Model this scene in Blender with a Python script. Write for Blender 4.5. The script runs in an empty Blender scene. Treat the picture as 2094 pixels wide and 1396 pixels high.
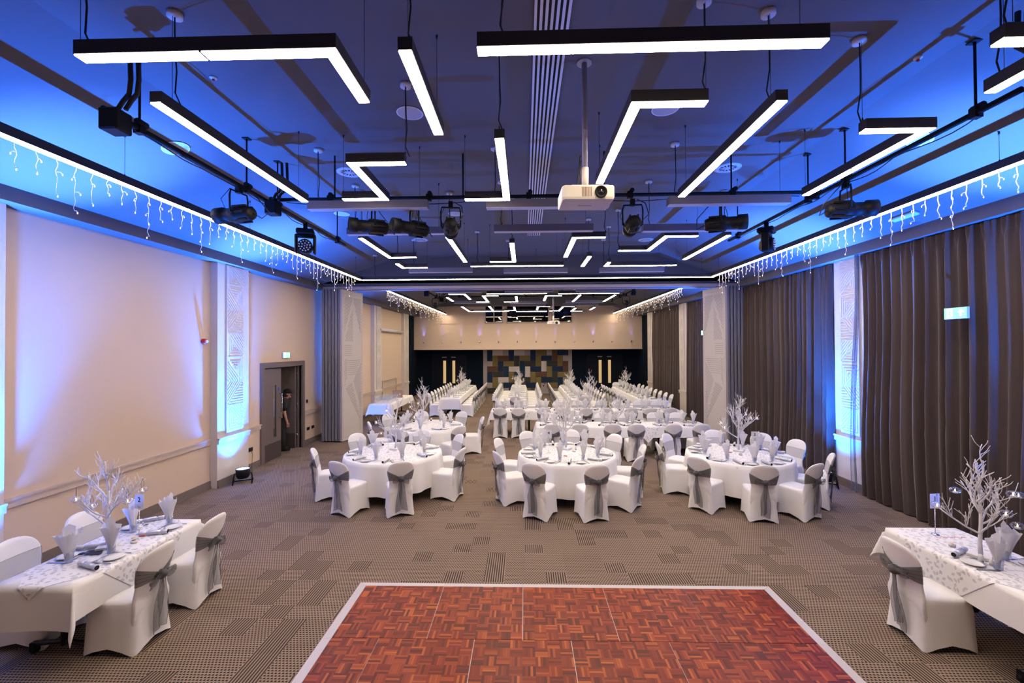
import bpy, math, random
from mathutils import Vector, Matrix
PI = math.pi
rnd = random.Random(7)
scene = bpy.context.scene
COL = scene.collection

# ------------------------------------------------------------------ camera
cam_d = bpy.data.cameras.new('camera')
cam_d.sensor_fit = 'HORIZONTAL'; cam_d.sensor_width = 36.0
cam_d.lens = 36.0 * 900.0 / 2094.0
cam_d.clip_start = 0.05; cam_d.clip_end = 200
cam = bpy.data.objects.new('camera', cam_d); COL.objects.link(cam)
yaw = math.atan(25 / 900.); pitch = math.atan(10 / 900.); roll = math.radians(0.29)
fw = Vector((-math.sin(yaw) * math.cos(pitch), math.cos(yaw) * math.cos(pitch), math.sin(pitch)))
rt = Vector((math.cos(yaw), math.sin(yaw), 0)); up = rt.cross(fw)
R_ = math.cos(roll) * rt - math.sin(roll) * up
U_ = math.sin(roll) * rt + math.cos(roll) * up
M = Matrix((R_, U_, -fw)).transposed().to_4x4(); M.translation = Vector((0, 0, 2.8))
cam.matrix_world = M
scene.camera = cam

# ------------------------------------------------------------------ world, exposure
scene.view_settings.view_transform = 'Standard'
scene.view_settings.look = 'None'
scene.view_settings.gamma = 1.0
scene.view_settings.use_curve_mapping = False
scene.view_settings.exposure = 0.14
w = bpy.data.worlds.new('night'); scene.world = w; w.use_nodes = True
w.node_tree.nodes['Background'].inputs[0].default_value = (0.01, 0.012, 0.02, 1)
w.node_tree.nodes['Background'].inputs[1].default_value = 0.3
cy = scene.cycles
cy.use_denoising = True
cy.use_adaptive_sampling = True; cy.adaptive_threshold = 0.02
cy.max_bounces = 7; cy.diffuse_bounces = 4; cy.glossy_bounces = 3; cy.transmission_bounces = 3; cy.transparent_max_bounces = 14
cy.sample_clamp_indirect = 4.0
cy.caustics_reflective = False; cy.caustics_refractive = False
try: cy.use_light_tree = True
except Exception: pass

LIGHT_COL = (1.0, 0.82, 0.63)
LIGHT_PW = 40.0
BLUE = (0.006, 0.155, 1.0)
BLUE_W = 7400.0
def uplight_lamp(name, loc, aim, power, col, angle=70, blend=.7, r=.05):
    l = bpy.data.lights.new(name, 'SPOT'); l.energy = power; l.color = col
    l.spot_size = math.radians(angle); l.spot_blend = blend; l.shadow_soft_size = r
    o = bpy.data.objects.new(name, l); COL.objects.link(o); o.location = loc
    d = (Vector(aim) - Vector(loc)).normalized()
    o.rotation_euler = d.to_track_quat('-Z', 'Y').to_euler()
    return o
# floor cans: (x, y of the lens, z), aim point
CANS = [(-5.86, 9.02, 5.0), (-5.86, 4.55, 5.0), (6.0, 8.95, 5.0), (6.0, 4.6, 5.0), (-5.8, 14.25, 5.0), (5.95, 14.3, 5.0)]
for (x, y, z) in CANS:
    s = 1 if x > 0 else -1
    pw = BLUE_W if y < 12 else BLUE_W * .55
    ya = y + (.55 if y < 5 else 0.)      # the nearest cans lean slightly towards the room's middle
    uplight_lamp('uplight_spill', (x, y, .33), (x - s * .9, y, 4.9), pw * .13, BLUE, 128, 1.)
    uplight_lamp('uplight_beam', (x, y, .33), (x - s * .50, ya, 4.9), pw * .75, BLUE, 70, 1.)
    uplight_lamp('uplight_core', (x, y, .33), (x - s * .62, ya - .2, 4.9), pw * 1.1, (.10, .29, 1.), 32, 1.)

uplight_lamp('uplight_side', (-5.7, 14.35, .36), (-5.05, 15.6, .45), 110, (.02, .16, 1.), 75, .8)

# ------------------------------------------------------------------ materials
MATS = {}
def mat(name, col, rough=.6, metal=0., spec=.5, emit=None, es=0., alpha=None, sheen=0., bump=None, coat=0.):
    if name in MATS: return MATS[name]
    m = bpy.data.materials.new(name); m.use_nodes = True
    nt = m.node_tree; b = nt.nodes['Principled BSDF']
    b.inputs['Base Color'].default_value = (*col, 1); b.inputs['Roughness'].default_value = rough
    b.inputs['Metallic'].default_value = metal
    b.inputs['Specular IOR Level'].default_value = spec
    if coat: b.inputs['Coat Weight'].default_value = coat; b.inputs['Coat Roughness'].default_value = .2
    if emit: b.inputs['Emission Color'].default_value = (*emit, 1); b.inputs['Emission Strength'].default_value = es
    if sheen: b.inputs['Sheen Weight'].default_value = sheen
    # a little procedural variation of tone and surface
    tc = nt.nodes.new('ShaderNodeTexCoord')
    sc, st, cv = bump or (30., .02, .04)
    nz = nt.nodes.new('ShaderNodeTexNoise'); nz.inputs['Scale'].default_value = sc; nz.inputs['Detail'].default_value = 2
    nt.links.new(tc.outputs['Object'], nz.inputs['Vector'])
    if not emit:
        mx = nt.nodes.new('ShaderNodeMix'); mx.data_type = 'RGBA'; mx.blend_type = 'MIX'
        mx.inputs[6].default_value = (*[c * (1 - cv) for c in col], 1); mx.inputs[7].default_value = (*[min(1, c * (1 + cv)) for c in col], 1)
        nt.links.new(nz.outputs['Fac'], mx.inputs[0]); nt.links.new(mx.outputs[2], b.inputs['Base Color'])
    if st > 0:
        bp = nt.nodes.new('ShaderNodeBump'); bp.inputs['Strength'].default_value = st
        nt.links.new(nz.outputs['Fac'], bp.inputs['Height']); nt.links.new(bp.outputs['Normal'], b.inputs['Normal'])
    MATS[name] = m
    return m
def sheer(name, col, fac):
    m = bpy.data.materials.new(name); m.use_nodes = True; nt = m.node_tree
    b = nt.nodes['Principled BSDF']; out = nt.nodes['Material Output']
    b.inputs['Base Color'].default_value = (*col, 1); b.inputs['Roughness'].default_value = .5; b.inputs['Sheen Weight'].default_value = .3
    t = nt.nodes.new('ShaderNodeBsdfTransparent'); mx = nt.nodes.new('ShaderNodeMixShader')
    lw = nt.nodes.new('ShaderNodeLayerWeight'); lw.inputs[0].default_value = .35
    mr = nt.nodes.new('ShaderNodeMapRange'); mr.inputs[3].default_value = fac; mr.inputs[4].default_value = min(1, fac + .35)
    nt.links.new(lw.outputs['Facing'], mr.inputs[0]); nt.links.new(mr.outputs[0], mx.inputs[0])
    nt.links.new(t.outputs[0], mx.inputs[1]); nt.links.new(b.outputs[0], mx.inputs[2]); nt.links.new(mx.outputs[0], out.inputs[0])
    MATS[name] = m; return m
def glassm(name, tint=(.95, .97, 1.), gl=.12):
    m = bpy.data.materials.new(name); m.use_nodes = True; nt = m.node_tree
    out = nt.nodes['Material Output']; nt.nodes.remove(nt.nodes['Principled BSDF'])
    t = nt.nodes.new('ShaderNodeBsdfTransparent'); t.inputs[0].default_value = (*tint, 1)
    g = nt.nodes.new('ShaderNodeBsdfGlossy'); g.inputs['Roughness'].default_value = .04; g.inputs['Color'].default_value = (1, 1, 1, 1)
    lw = nt.nodes.new('ShaderNodeLayerWeight'); lw.inputs[0].default_value = .25
    mr = nt.nodes.new('ShaderNodeMapRange'); mr.inputs[3].default_value = gl * .4; mr.inputs[4].default_value = .75
    mx = nt.nodes.new('ShaderNodeMixShader')
    nt.links.new(lw.outputs['Facing'], mr.inputs[0]); nt.links.new(mr.outputs[0], mx.inputs[0])
    nt.links.new(t.outputs[0], mx.inputs[1]); nt.links.new(g.outputs[0], mx.inputs[2]); nt.links.new(mx.outputs[0], out.inputs[0])
    MATS[name] = m; return m
def emis(name, col, st, sample=True):
    m = bpy.data.materials.new(name); m.use_nodes = True; nt = m.node_tree
    out = nt.nodes['Material Output']; nt.nodes.remove(nt.nodes['Principled BSDF'])
    e = nt.nodes.new('ShaderNodeEmission'); e.inputs[0].default_value = (*col, 1); e.inputs[1].default_value = st
    nt.links.new(e.outputs[0], out.inputs[0])
    try: m.cycles.emission_sampling = 'AUTO' if sample else 'NONE'
    except Exception: pass
    MATS[name] = m; return m
class NT:
    """tiny node helper"""
    def __init__(s, m): s.nt = m.node_tree; s.b = s.nt.nodes['Principled BSDF']
    def n(s, t, **k):
        x = s.nt.nodes.new(t)
        for a, v in k.items(): setattr(x, a, v)
        return x
    def math(s, op, a, b=None, c=None):
        x = s.nt.nodes.new('ShaderNodeMath'); x.operation = op
        for i, v in enumerate((a, b, c)):
            if v is None: continue
            if isinstance(v, (int, float)): x.inputs[i].default_value = v
            else: s.nt.links.new(v, x.inputs[i])
        return x.outputs[0]
    def link(s, a, b): s.nt.links.new(a, b)
    def mix(s, f, a, b):
        x = s.nt.nodes.new('ShaderNodeMix'); x.data_type = 'RGBA'
        for i, v in ((0, f), (6, a), (7, b)):
            if isinstance(v, tuple): x.inputs[i].default_value = (*v, 1)
            elif isinstance(v, (int, float)): x.inputs[i].default_value = v
            else: s.nt.links.new(v, x.inputs[i])
        return x.outputs[2]

def carpet_mat():
    m = bpy.data.materials.new('woven carpet tiles'); m.use_nodes = True; h = NT(m)
    tc = h.n('ShaderNodeTexCoord'); sp = h.n('ShaderNodeSeparateXYZ'); h.link(tc.outputs['Object'], sp.inputs[0])
    x, y = sp.outputs[0], sp.outputs[1]
    cx = h.math('FLOOR', h.math('DIVIDE', x, .25)); cyy = h.math('FLOOR', h.math('DIVIDE', y, .25))
    cb = h.n('ShaderNodeCombineXYZ'); h.link(cx, cb.inputs[0]); h.link(cyy, cb.inputs[1])
    wn = h.n('ShaderNodeTexWhiteNoise', noise_dimensions='3D'); h.link(cb.outputs[0], wn.inputs['Vector'])
    c2 = h.n('ShaderNodeCombineXYZ'); h.link(h.math('FLOOR', h.math('DIVIDE', x, .5)), c2.inputs[0]); h.link(h.math('FLOOR', h.math('DIVIDE', y, .5)), c2.inputs[1])
    wn2 = h.n('ShaderNodeTexWhiteNoise', noise_dimensions='3D'); h.link(c2.outputs[0], wn2.inputs['Vector'])
    rib = h.math('GREATER_THAN', wn.outputs['Value'], .76)      # some blocks are ribbed, others dotted
    u = x; v = y
    row = h.math('FLOOR', h.math('DIVIDE', v, .030))
    sh = h.math('MULTIPLY', h.math('FLOORED_MODULO', row, 2.), .016)
    a = h.math('SINE', h.math('MULTIPLY', h.math('ADD', u, sh), 2 * PI / .032))
    b = h.math('SINE', h.math('MULTIPLY', v, 2 * PI / .030))
    dots = h.math('MULTIPLY', h.math('ADD', a, 1.), h.math('ADD', b, 1.))
    dots = h.math('MULTIPLY', dots, .25)
    ribs = h.math('MULTIPLY', h.math('ADD', h.math('SINE', h.math('MULTIPLY', u, 2 * PI / .028)), 1.), .5)
    pm = h.n('ShaderNodeMix'); pm.data_type = 'FLOAT'; h.link(rib, pm.inputs[0]); h.link(dots, pm.inputs[2]); h.link(h.math('MULTIPLY', ribs, .52), pm.inputs[3])
    pat = h.math('SMOOTH_MIN', h.math('MULTIPLY', pm.outputs[0], 2.2), 1., .25)
    nz = h.n('ShaderNodeTexNoise'); nz.inputs['Scale'].default_value = 90.; h.link(tc.outputs['Object'], nz.inputs['Vector'])
    nl = h.n('ShaderNodeTexNoise'); nl.inputs['Scale'].default_value = .8; h.link(tc.outputs['Object'], nl.inputs['Vector'])
    base = h.mix(pat, (.345, .255, .188), (.036, .026, .020))
    tone = h.math('ADD', .80, h.math('ADD', h.math('MULTIPLY', wn2.outputs['Value'], .08), h.math('MULTIPLY', nz.outputs['Fac'], .25)))
    vm = h.n('ShaderNodeVectorMath', operation='SCALE'); h.link(base, vm.inputs[0]); h.link(tone, vm.inputs['Scale'])
    h.link(vm.outputs[0], h.b.inputs['Base Color'])
    h.b.inputs['Roughness'].default_value = .95; h.b.inputs['Specular IOR Level'].default_value = .15
    bp = h.n('ShaderNodeBump'); bp.inputs['Strength'].default_value = .35; bp.inputs['Distance'].default_value = .004; bp.invert = True
    h.link(pat, bp.inputs['Height']); h.link(bp.outputs[0], h.b.inputs['Normal'])
    MATS['carpet'] = m; return m
def parquet_mat():
    m = bpy.data.materials.new('mosaic parquet'); m.use_nodes = True; h = NT(m)
    tc = h.n('ShaderNodeTexCoord'); sp = h.n('ShaderNodeSeparateXYZ'); h.link(tc.outputs['Object'], sp.inputs[0])
    s = .1143
    X = h.math('DIVIDE', sp.outputs[0], s); Y = h.math('DIVIDE', sp.outputs[1], s)
    fx = h.math('FLOOR', X); fy = h.math('FLOOR', Y); lx = h.math('FRACT', X); ly = h.math('FRACT', Y)
    par = h.math('FLOORED_MODULO', h.math('ADD', fx, fy), 2.)
    t = h.n('ShaderNodeMix'); t.data_type = 'FLOAT'; h.link(par, t.inputs[0]); h.link(lx, t.inputs[2]); h.link(ly, t.inputs[3])
    g = h.math('MULTIPLY', t.outputs[0], 5.)
    fi = h.math('FLOOR', g); ff = h.math('FRACT', g)
    cb = h.n('ShaderNodeCombineXYZ'); h.link(fx, cb.inputs[0]); h.link(fy, cb.inputs[1]); h.link(fi, cb.inputs[2])
    oi = h.n('ShaderNodeObjectInfo')
    ad = h.n('ShaderNodeVectorMath', operation='ADD'); h.link(cb.outputs[0], ad.inputs[0])
    ov = h.n('ShaderNodeVectorMath', operation='SNAP'); ov.inputs[1].default_value = (.05, .05, .05); h.link(oi.outputs['Location'], ov.inputs[0])
    h.link(ov.outputs[0], ad.inputs[1])
    wn = h.n('ShaderNodeTexWhiteNoise', noise_dimensions='3D'); h.link(ad.outputs[0], wn.inputs['Vector'])
    cr = h.n('ShaderNodeValToRGB'); h.link(wn.outputs['Value'], cr.inputs[0])
    e = cr.color_ramp.elements; e[0].color = (.09, .011, .005, 1); e[1].color = (.50, .125, .025, 1)
    for p, c in ((.3, (.18, .020, .007, 1)), (.6, (.25, .033, .010, 1)), (.85, (.36, .062, .014, 1))):
        q = cr.color_ramp.elements.new(p); q.color = c
    nz = h.n('ShaderNodeTexNoise'); nz.inputs['Scale'].default_value = 60; nz.inputs['Detail'].default_value = 4; h.link(tc.outputs['Object'], nz.inputs['Vector'])
    gap = h.math('LESS_THAN', h.math('ABSOLUTE', h.math('SUBTRACT', ff, .5)), .475)
    col = h.mix(h.math('MULTIPLY', nz.outputs['Fac'], .35), cr.outputs[0], (.1, .012, .006))
    col = h.mix(gap, (.07, .012, .006), col)
    h.link(col, h.b.inputs['Base Color'])
    n2 = h.n('ShaderNodeTexNoise'); n2.inputs['Scale'].default_value = 3; h.link(tc.outputs['Object'], n2.inputs['Vector'])
    rr = h.math('ADD', .22, h.math('MULTIPLY', n2.outputs['Fac'], .22)); h.link(rr, h.b.inputs['Roughness'])
    h.b.inputs['Specular IOR Level'].default_value = .2
    MATS['parquet'] = m; return m
def floral_mat():
    m = bpy.data.materials.new('white cloth with grey leaf sprigs'); m.use_nodes = True; h = NT(m)
    tc = h.n('ShaderNodeTexCoord'); mp = h.n('ShaderNodeMapping'); mp.inputs['Scale'].default_value = (17, 17, 17); h.link(tc.outputs['UV'], mp.inputs[0])
    fac = None
    for k, (ro, off) in enumerate(((0., 0), (.9, 3.3))):
        mp2 = h.n('ShaderNodeMapping'); mp2.inputs['Location'].default_value = (off, off * .7, 0); h.link(mp.outputs[0], mp2.inputs[0])
        vo = h.n('ShaderNodeTexVoronoi', voronoi_dimensions='2D'); vo.inputs['Scale'].default_value = 1.; vo.inputs['Randomness'].default_value = .75; h.link(mp2.outputs[0], vo.inputs['Vector'])
        sub = h.n('ShaderNodeVectorMath', operation='SUBTRACT'); h.link(mp2.outputs[0], sub.inputs[0]); h.link(vo.outputs['Position'], sub.inputs[1])
        sc = h.n('ShaderNodeSeparateColor'); h.link(vo.outputs['Color'], sc.inputs[0])
        rot = h.n('ShaderNodeVectorRotate', rotation_type='Z_AXIS'); h.link(sub.outputs[0], rot.inputs['Vector']); h.link(h.math('MULTIPLY', sc.outputs[0], 6.28), rot.inputs['Angle'])
        sp = h.n('ShaderNodeSeparateXYZ'); h.link(rot.outputs[0], sp.inputs[0])
        ax = h.math('ABSOLUTE', sp.outputs[0]); yy = sp.outputs[1]
        # leaves: barbs along a stem, narrowing upwards
        wd = h.math('MULTIPLY', h.math('SUBTRACT', .38, h.math('ABSOLUTE', yy)), .75)
        ins = h.math('LESS_THAN', ax, wd)
        barb = h.math('GREATER_THAN', h.math('SINE', h.math('MULTIPLY', h.math('SUBTRACT', yy, h.math('MULTIPLY', ax, .9)), 38.)), .1)
        stem = h.math('LESS_THAN', ax, .02)
        lf = h.math('MULTIPLY', ins, h.math('MAXIMUM', barb, stem))
        lf = h.math('MULTIPLY', lf, h.math('GREATER_THAN', sc.outputs[1], .35))
        fac = lf if fac is None else h.math('MAXIMUM', fac, lf)
    h.link(h.mix(h.math('MULTIPLY', fac, .8), (.83, .82, .81), (.30, .30, .33)), h.b.inputs['Base Color'])
    h.b.inputs['Roughness'].default_value = .75; h.b.inputs['Sheen Weight'].default_value = .1
    MATS['floral'] = m; return m

WHITE = mat('white stretch fabric', (.83, .82, .81), .75, sheen=.15, bump=(60., .03, .02))
CLOTH = mat('white table linen', (.84, .83, .81), .8, sheen=.1, bump=(80., .04, .02))
PAPER = mat('white paper napkin', (.95, .945, .94), .7)
_nt = PAPER.node_tree; _tl = _nt.nodes.new('ShaderNodeBsdfTranslucent'); _tl.inputs[0].default_value = (.9, .89, .88, 1); _mx = _nt.nodes.new('ShaderNodeMixShader'); _mx.inputs[0].default_value = .3
_nt.links.new(_nt.nodes['Principled BSDF'].outputs[0], _mx.inputs[1]); _nt.links.new(_tl.outputs[0], _mx.inputs[2]); _nt.links.new(_mx.outputs[0], _nt.nodes['Material Output'].inputs[0])
CHINA = mat('white china', (.82, .81, .80), .15)
STEEL = mat('polished steel', (.72, .72, .74), .18, 1.)
SILVER = mat('silver foil wrap', (.80, .80, .83), .32, .55, bump=(150., .5, .3))
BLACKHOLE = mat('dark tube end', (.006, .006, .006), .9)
ORG = sheer('grey organza', (.09, .088, .096), .50); ORGF = sheer('grey organza single layer', (.16, .155, .16), .16)
ORGD = sheer('grey organza gathered', (.065, .063, .07), .86)
ORGEDGE = mat('organza hem', (.045, .043, .05), .6)
GLASS = glassm('clear glass')
CARPET = carpet_mat(); PARQ = parquet_mat(); FLORAL = floral_mat()
WALLM = mat('beige wall paint', (.64, .50, .385), .85, bump=(160., .05, .03))
TRIMM = mat('beige trim paint', (.56, .46, .38), .6)
PILM = mat('pale pilaster paint', (.66, .60, .55), .7)
GROOVE = mat('engraved groove', (.40, .37, .37), .8)
SKIRT = mat('taupe skirting', (.17, .135, .115), .6)
CEILM = mat('ceiling paint', (.125, .122, .138), .9, bump=(40., .02, .02))
NAVY = mat('navy wall covering', (.004, .009, .018), .9, spec=.1)
NAVYD = mat('navy door paint', (.005, .008, .017), .7, spec=.15)
TAUPE = mat('grey brown door paint', (.15, .118, .11), .5)
KICK = mat('kick plate', (.065, .05, .048), .45)
CURT = mat('brown grey curtain cloth', (.056, .037, .030), .85, sheen=.25, bump=(90., .1, .1))
BLACK = mat('matt black metal', (.004, .004, .005), .6, spec=.25)
HOUS = mat('grey light housing', (.035, .032, .036), .4)
BATM = mat('pale grey batten', (.22, .21, .24), .5)
OPAL = mat('unlit opal diffuser', (.62, .6, .62), .4)
CABLE = mat('black cable', (.01, .01, .012), .6)
WIRE = mat('thin steel wire', (.05, .05, .06), .5, .6)
BRANCH = mat('white painted branch', (.80, .78, .78), .6, bump=(120., .25, .06))
LITE = emis('lit light strip', LIGHT_COL, LIGHT_PW)
BULB = emis('warm fairy bulb', (1., .70, .40), 5., False)
FLAME = emis('candle flame', (1., .62, .3), 7., False)
PROJM = mat('cream projector plastic', (.72, .68, .62), .4)
LENS = mat('lens glass', (.01, .012, .014), .05)
DARKGL = mat('dark window glass', (.004, .005, .007), .03, spec=.9)
ALUM = mat('aluminium edge', (.5, .49, .52), .35, .7, bump=(200., .1, .05))
PART = mat('pale partition board', (.60, .555, .52), .65)
PEDGE = mat('partition aluminium profile', (.36, .35, .39), .4, .5)
RED = mat('red alarm plastic', (.55, .02, .015), .35)
TBLK = mat('dark table frame', (.015, .015, .017), .4, .3)
WOODT = mat('table top board', (.3, .22, .15), .5)
ROSE = mat('rose gold frame', (.62, .28, .2), .3, .6)
SKIN = mat('skin', (.52, .27, .2), .55)
GREEN = emis('exit sign green', (.36, 1., .70), 1.35)
SIGNW = emis('exit sign white', (.85, 1., .92), 2.2)
WARMWIN = emis('lit corridor beyond glass', (.75, .5, .22), .8)

# ------------------------------------------------------------------ mesh builder
class MB:
    def __init__(s): s.v = []; s.f = []; s.m = []; s.sm = []; s.uv = None
    def add(s, vs, fs, mi=0, smooth=False):
        o = len(s.v); s.v += [tuple(p) for p in vs]
        for f in fs: s.f.append([i + o for i in f]); s.m.append(mi); s.sm.append(smooth)
        return s
    def box(s, x0, x1, y0, y1, z0, z1, mi=0):
        v = [(x, y, z) for z in (z0, z1) for y in (y0, y1) for x in (x0, x1)]
        return s.add(v, [(0, 2, 3, 1), (4, 5, 7, 6), (0, 1, 5, 4), (2, 6, 7, 3), (0, 4, 6, 2), (1, 3, 7, 5)], mi)
    def bbox(s, x0, x1, y0, y1, z0, z1, b=.005, mi=0):
        """box with chamfered vertical and horizontal edges"""
        def ring(i, z): return [(x0 + i, y0, z), (x1 - i, y0, z), (x1, y0 + i, z), (x1, y1 - i, z), (x1 - i, y1, z), (x0 + i, y1, z), (x0, y1 - i, z), (x0, y0 + i, z)]
        def ins(z): return [(x0 + b, y0 + b, z)] * 1
        r0 = [(min(max(x, x0 + b), x1 - b), min(max(y, y0 + b), y1 - b), z0) for x, y, _ in ring(b, 0)]
        r3 = [(x, y, z1) for x, y, _ in r0]
        rings = [r0, ring(b, z0 + b), ring(b, z1 - b), r3]
        return s.loft(rings, cap=True, mi=mi)
    def obox(s, c, ax, ay, az, mi=0):
        c = Vector(c); ax = Vector(ax); ay = Vector(ay); az = Vector(az)
        v = [c + i * ax + j * ay + k * az for k in (-1, 1) for j in (-1, 1) for i in (-1, 1)]
        return s.add(v, [(0, 2, 3, 1), (4, 5, 7, 6), (0, 1, 5, 4), (2, 6, 7, 3), (0, 4, 6, 2), (1, 3, 7, 5)], mi)
    def loft(s, rings, cap=True, mi=0, smooth=False, closed=True):
        n = len(rings[0]); vs = [p for r in rings for p in r]; fs = []
        for i in range(len(rings) - 1):
            for j in range(n if closed else n - 1):
                k = (j + 1) % n
                fs.append((i * n + j, i * n + k, (i + 1) * n + k, (i + 1) * n + j))
        s.add(vs, fs, mi, smooth)
        if cap and closed:
            o = len(s.v) - len(vs)
            s.f.append([o + j for j in range(n)][::-1]); s.m.append(mi); s.sm.append(False)
            e = o + (len(rings) - 1) * n
            s.f.append([e + j for j in range(n)]); s.m.append(mi); s.sm.append(False)
        return s
    def tube(s, path, rad, n=8, mi=0, cap=True, smooth=True):
        P = [Vector(p) for p in path]; rings = []
        if not isinstance(rad, (list, tuple)): rad = [rad] * len(P)
        prev = None
        for i, p in enumerate(P):
            t = (P[min(i + 1, len(P) - 1)] - P[max(i - 1, 0)])
            t = t.normalized() if t.length > 1e-9 else Vector((0, 0, 1))
            a = prev if prev is not None else (Vector((0, 0, 1)) if abs(t.z) < .9 else Vector((1, 0, 0)))
            u = (a - a.dot(t) * t)
            u = u.normalized() if u.length > 1e-6 else t.orthogonal().normalized()
            prev = u; v = t.cross(u)
            rings.append([p + rad[i] * (math.cos(2 * PI * k / n) * u + math.sin(2 * PI * k / n) * v) for k in range(n)])
        return s.loft(rings, cap, mi, smooth)
    def lathe(s, prof, n=16, c=(0, 0, 0), mi=0, smooth=True, cap=True, axis='z', sx=1., sy=1.):
        rings = []
        for r, z in prof:
            ring = []
            for k in range(n):
                a = 2 * PI * k / n; x, y = r * math.cos(a) * sx, r * math.sin(a) * sy
                p = (x, y, z) if axis == 'z' else ((z, x, y) if axis == 'x' else (y, z, x))
                ring.append((p[0] + c[0], p[1] + c[1], p[2] + c[2]))
            rings.append(ring)
        return s.loft(rings, cap, mi, smooth)
    def sphere(s, c, r, n=10, m=6, mi=0, sz=1.):
        return s.lathe([(max(1e-4, r * math.sin(PI * i / m)), -r * sz * math.cos(PI * i / m)) for i in range(m + 1)], n, c, mi)
    def grid(s, P, mi=0, smooth=True):
        a = len(P); b = len(P[0]); vs = [p for r in P for p in r]
        fs = [(i * b + j, i * b + j + 1, (i + 1) * b + j + 1, (i + 1) * b + j) for i in range(a - 1) for j in range(b - 1)]
        return s.add(vs, fs, mi, smooth)
    def build(s, name, mats, parent=None, loc=None, uvxy=False):
        me = bpy.data.meshes.new(name); me.from_pydata(s.v, [], s.f)
        for m in (mats if isinstance(mats, (list, tuple)) else [mats]): me.materials.append(m)
        me.polygons.foreach_set('material_index', s.m); me.polygons.foreach_set('use_smooth', s.sm)
        if s.uv is not None:
            l = me.uv_layers.new(name='cloth'); me.update()
            for lp in me.loops: l.data[lp.index].uv = s.uv[lp.vertex_index]
        me.update()
        o = bpy.data.objects.new(name, me); COL.objects.link(o)
        if parent is not None: o.parent = parent
        if loc: o.location = loc
        return o
def tag(o, label=None, cat=None, group=None, kind=None):
    if label: o['label'] = label
    if cat: o['category'] = cat
    if group: o['group'] = group
    if kind: o['kind'] = kind
    return o
def thing(name, label, cat, loc=(0, 0, 0), rz=0., group=None, kind=None):
    o = bpy.data.objects.new(name, None); COL.objects.link(o); o.empty_display_size = .1
    o.location = loc; o.rotation_euler = (0, 0, rz)
    return tag(o, label, cat, group, kind)
def dup(root):
    r = root.copy(); COL.objects.link(r)
    for ch in list(root.children):
        c = ch.copy(); COL.objects.link(c); c.parent = r
        for g in list(ch.children):
            d = g.copy(); COL.objects.link(d); d.parent = c
    return r
def text_mesh(name, cu):
    t = bpy.data.objects.new(name + '_outline', cu); COL.objects.link(t)
    dg = bpy.context.evaluated_depsgraph_get(); me = bpy.data.meshes.new_from_object(t.evaluated_get(dg)); me.name = name
    bpy.data.objects.remove(t); o = bpy.data.objects.new(name, me); COL.objects.link(o)
    return o
class Stamp:
    def __init__(s, fn): s.fn = fn; s.root = None
    def put(s, loc, rz=0., label=None, group=None, scale=None, cat=None):
        if s.root is None: s.root = s.fn(); o = s.root
        else: o = dup(s.root)
        o.location = loc; o.rotation_euler = (0, 0, rz)
        o.scale = (scale, scale, scale) if scale else (1, 1, 1)
        if label: o['label'] = label
        if group: o['group'] = group
        elif 'group' in o: del o['group']
        return o
ORD = ['first', 'second', 'third', 'fourth', 'fifth', 'sixth', 'seventh', 'eighth', 'ninth', 'tenth', 'eleventh', 'twelfth', 'thirteenth', 'fourteenth', 'fifteenth', 'sixteenth', 'seventeenth', 'eighteenth']
NUM = ['twelve', 'one', 'two', 'three', 'four', 'five', 'six', 'seven', 'eight', 'nine', 'ten', 'eleven']
def struct(o): o['kind'] = 'structure'; return o

# ------------------------------------------------------------------ room shell
XL, XR = -6.28, 6.62       # wall planes
YB = 12.95                 # dividing beam
YE = 25.0                  # far bulkhead
YW = 26.2                  # far recessed wall
ZC = 5.45; ZS = 4.52
XFL, XFR = -5.98, 6.18     # fascia faces under the ceiling slopes
def ceil_z(x):
    if x < -3.73: return ZC - (-3.73 - x) * .335
    if x > 3.85: return ZC - (x - 3.85) * .335
    return ZC
fl = MB(); fl.box(-8.6, 6.9, -3.0, 26.6, -.12, 0.); struct(fl.build('floor', CARPET))
c = MB(); t = .12
prof = [(XFL, ceil_z(XFL)), (-3.73, ZC), (3.85, ZC), (XFR, ceil_z(XFR))]
for (xa, za), (xb, zb) in zip(prof, prof[1:]):
    c.add([(xa, -3, za), (xb, -3, zb), (xb, YW, zb), (xa, YW, za), (xa, -3, za + t), (xb, -3, zb + t), (xb, YW, zb + t), (xa, YW, za + t)],
          [(0, 3, 2, 1), (4, 5, 6, 7), (0, 1, 5, 4), (1, 2, 6, 5), (2, 3, 7, 6), (3, 0, 4, 7)])
c.box(XL - .1, XFL, -3, YW, ZS, ceil_z(XFL) + t)       # boxed downstand along the left wall
c.box(XFR, XR + .1, -3, YW, ZS - .04, ceil_z(XFR) + t)
struct(c.build('ceiling', CEILM))

DY0, DY1, DZ = 10.42, 12.22, 2.30
wl = MB()
wl.box(XL - .15, XL, -3, DY0, 0, ZS + .1); wl.box(XL - .15, XL, DY1, 23.2, 0, ZS + .1); wl.box(XL - .15, XL, DY0, DY1, DZ, ZS + .1)
struct(wl.build('wall_left', WALLM))
wr = MB(); wr.box(XR, XR + .15, -3, 22.9, 0, ZS + .1); struct(wr.build('wall_right', WALLM))
b = MB(); b.box(XL - .1, XR + .15, -3.15, -3., 0, 5.6); struct(b.build('wall_back', WALLM))
# navy returns and recessed far wall
f = MB(); f.box(XL - .15, XL - .02, 23.2, YW, 0, ZS + .1); f.box(XR + .02, XR + .15, 22.9, YW, 0, ZS + .1)
f.box(XL - .15, XR + .15, YW, YW + .15, 0, 2.9); struct(f.build('wall_far', NAVY))
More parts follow.
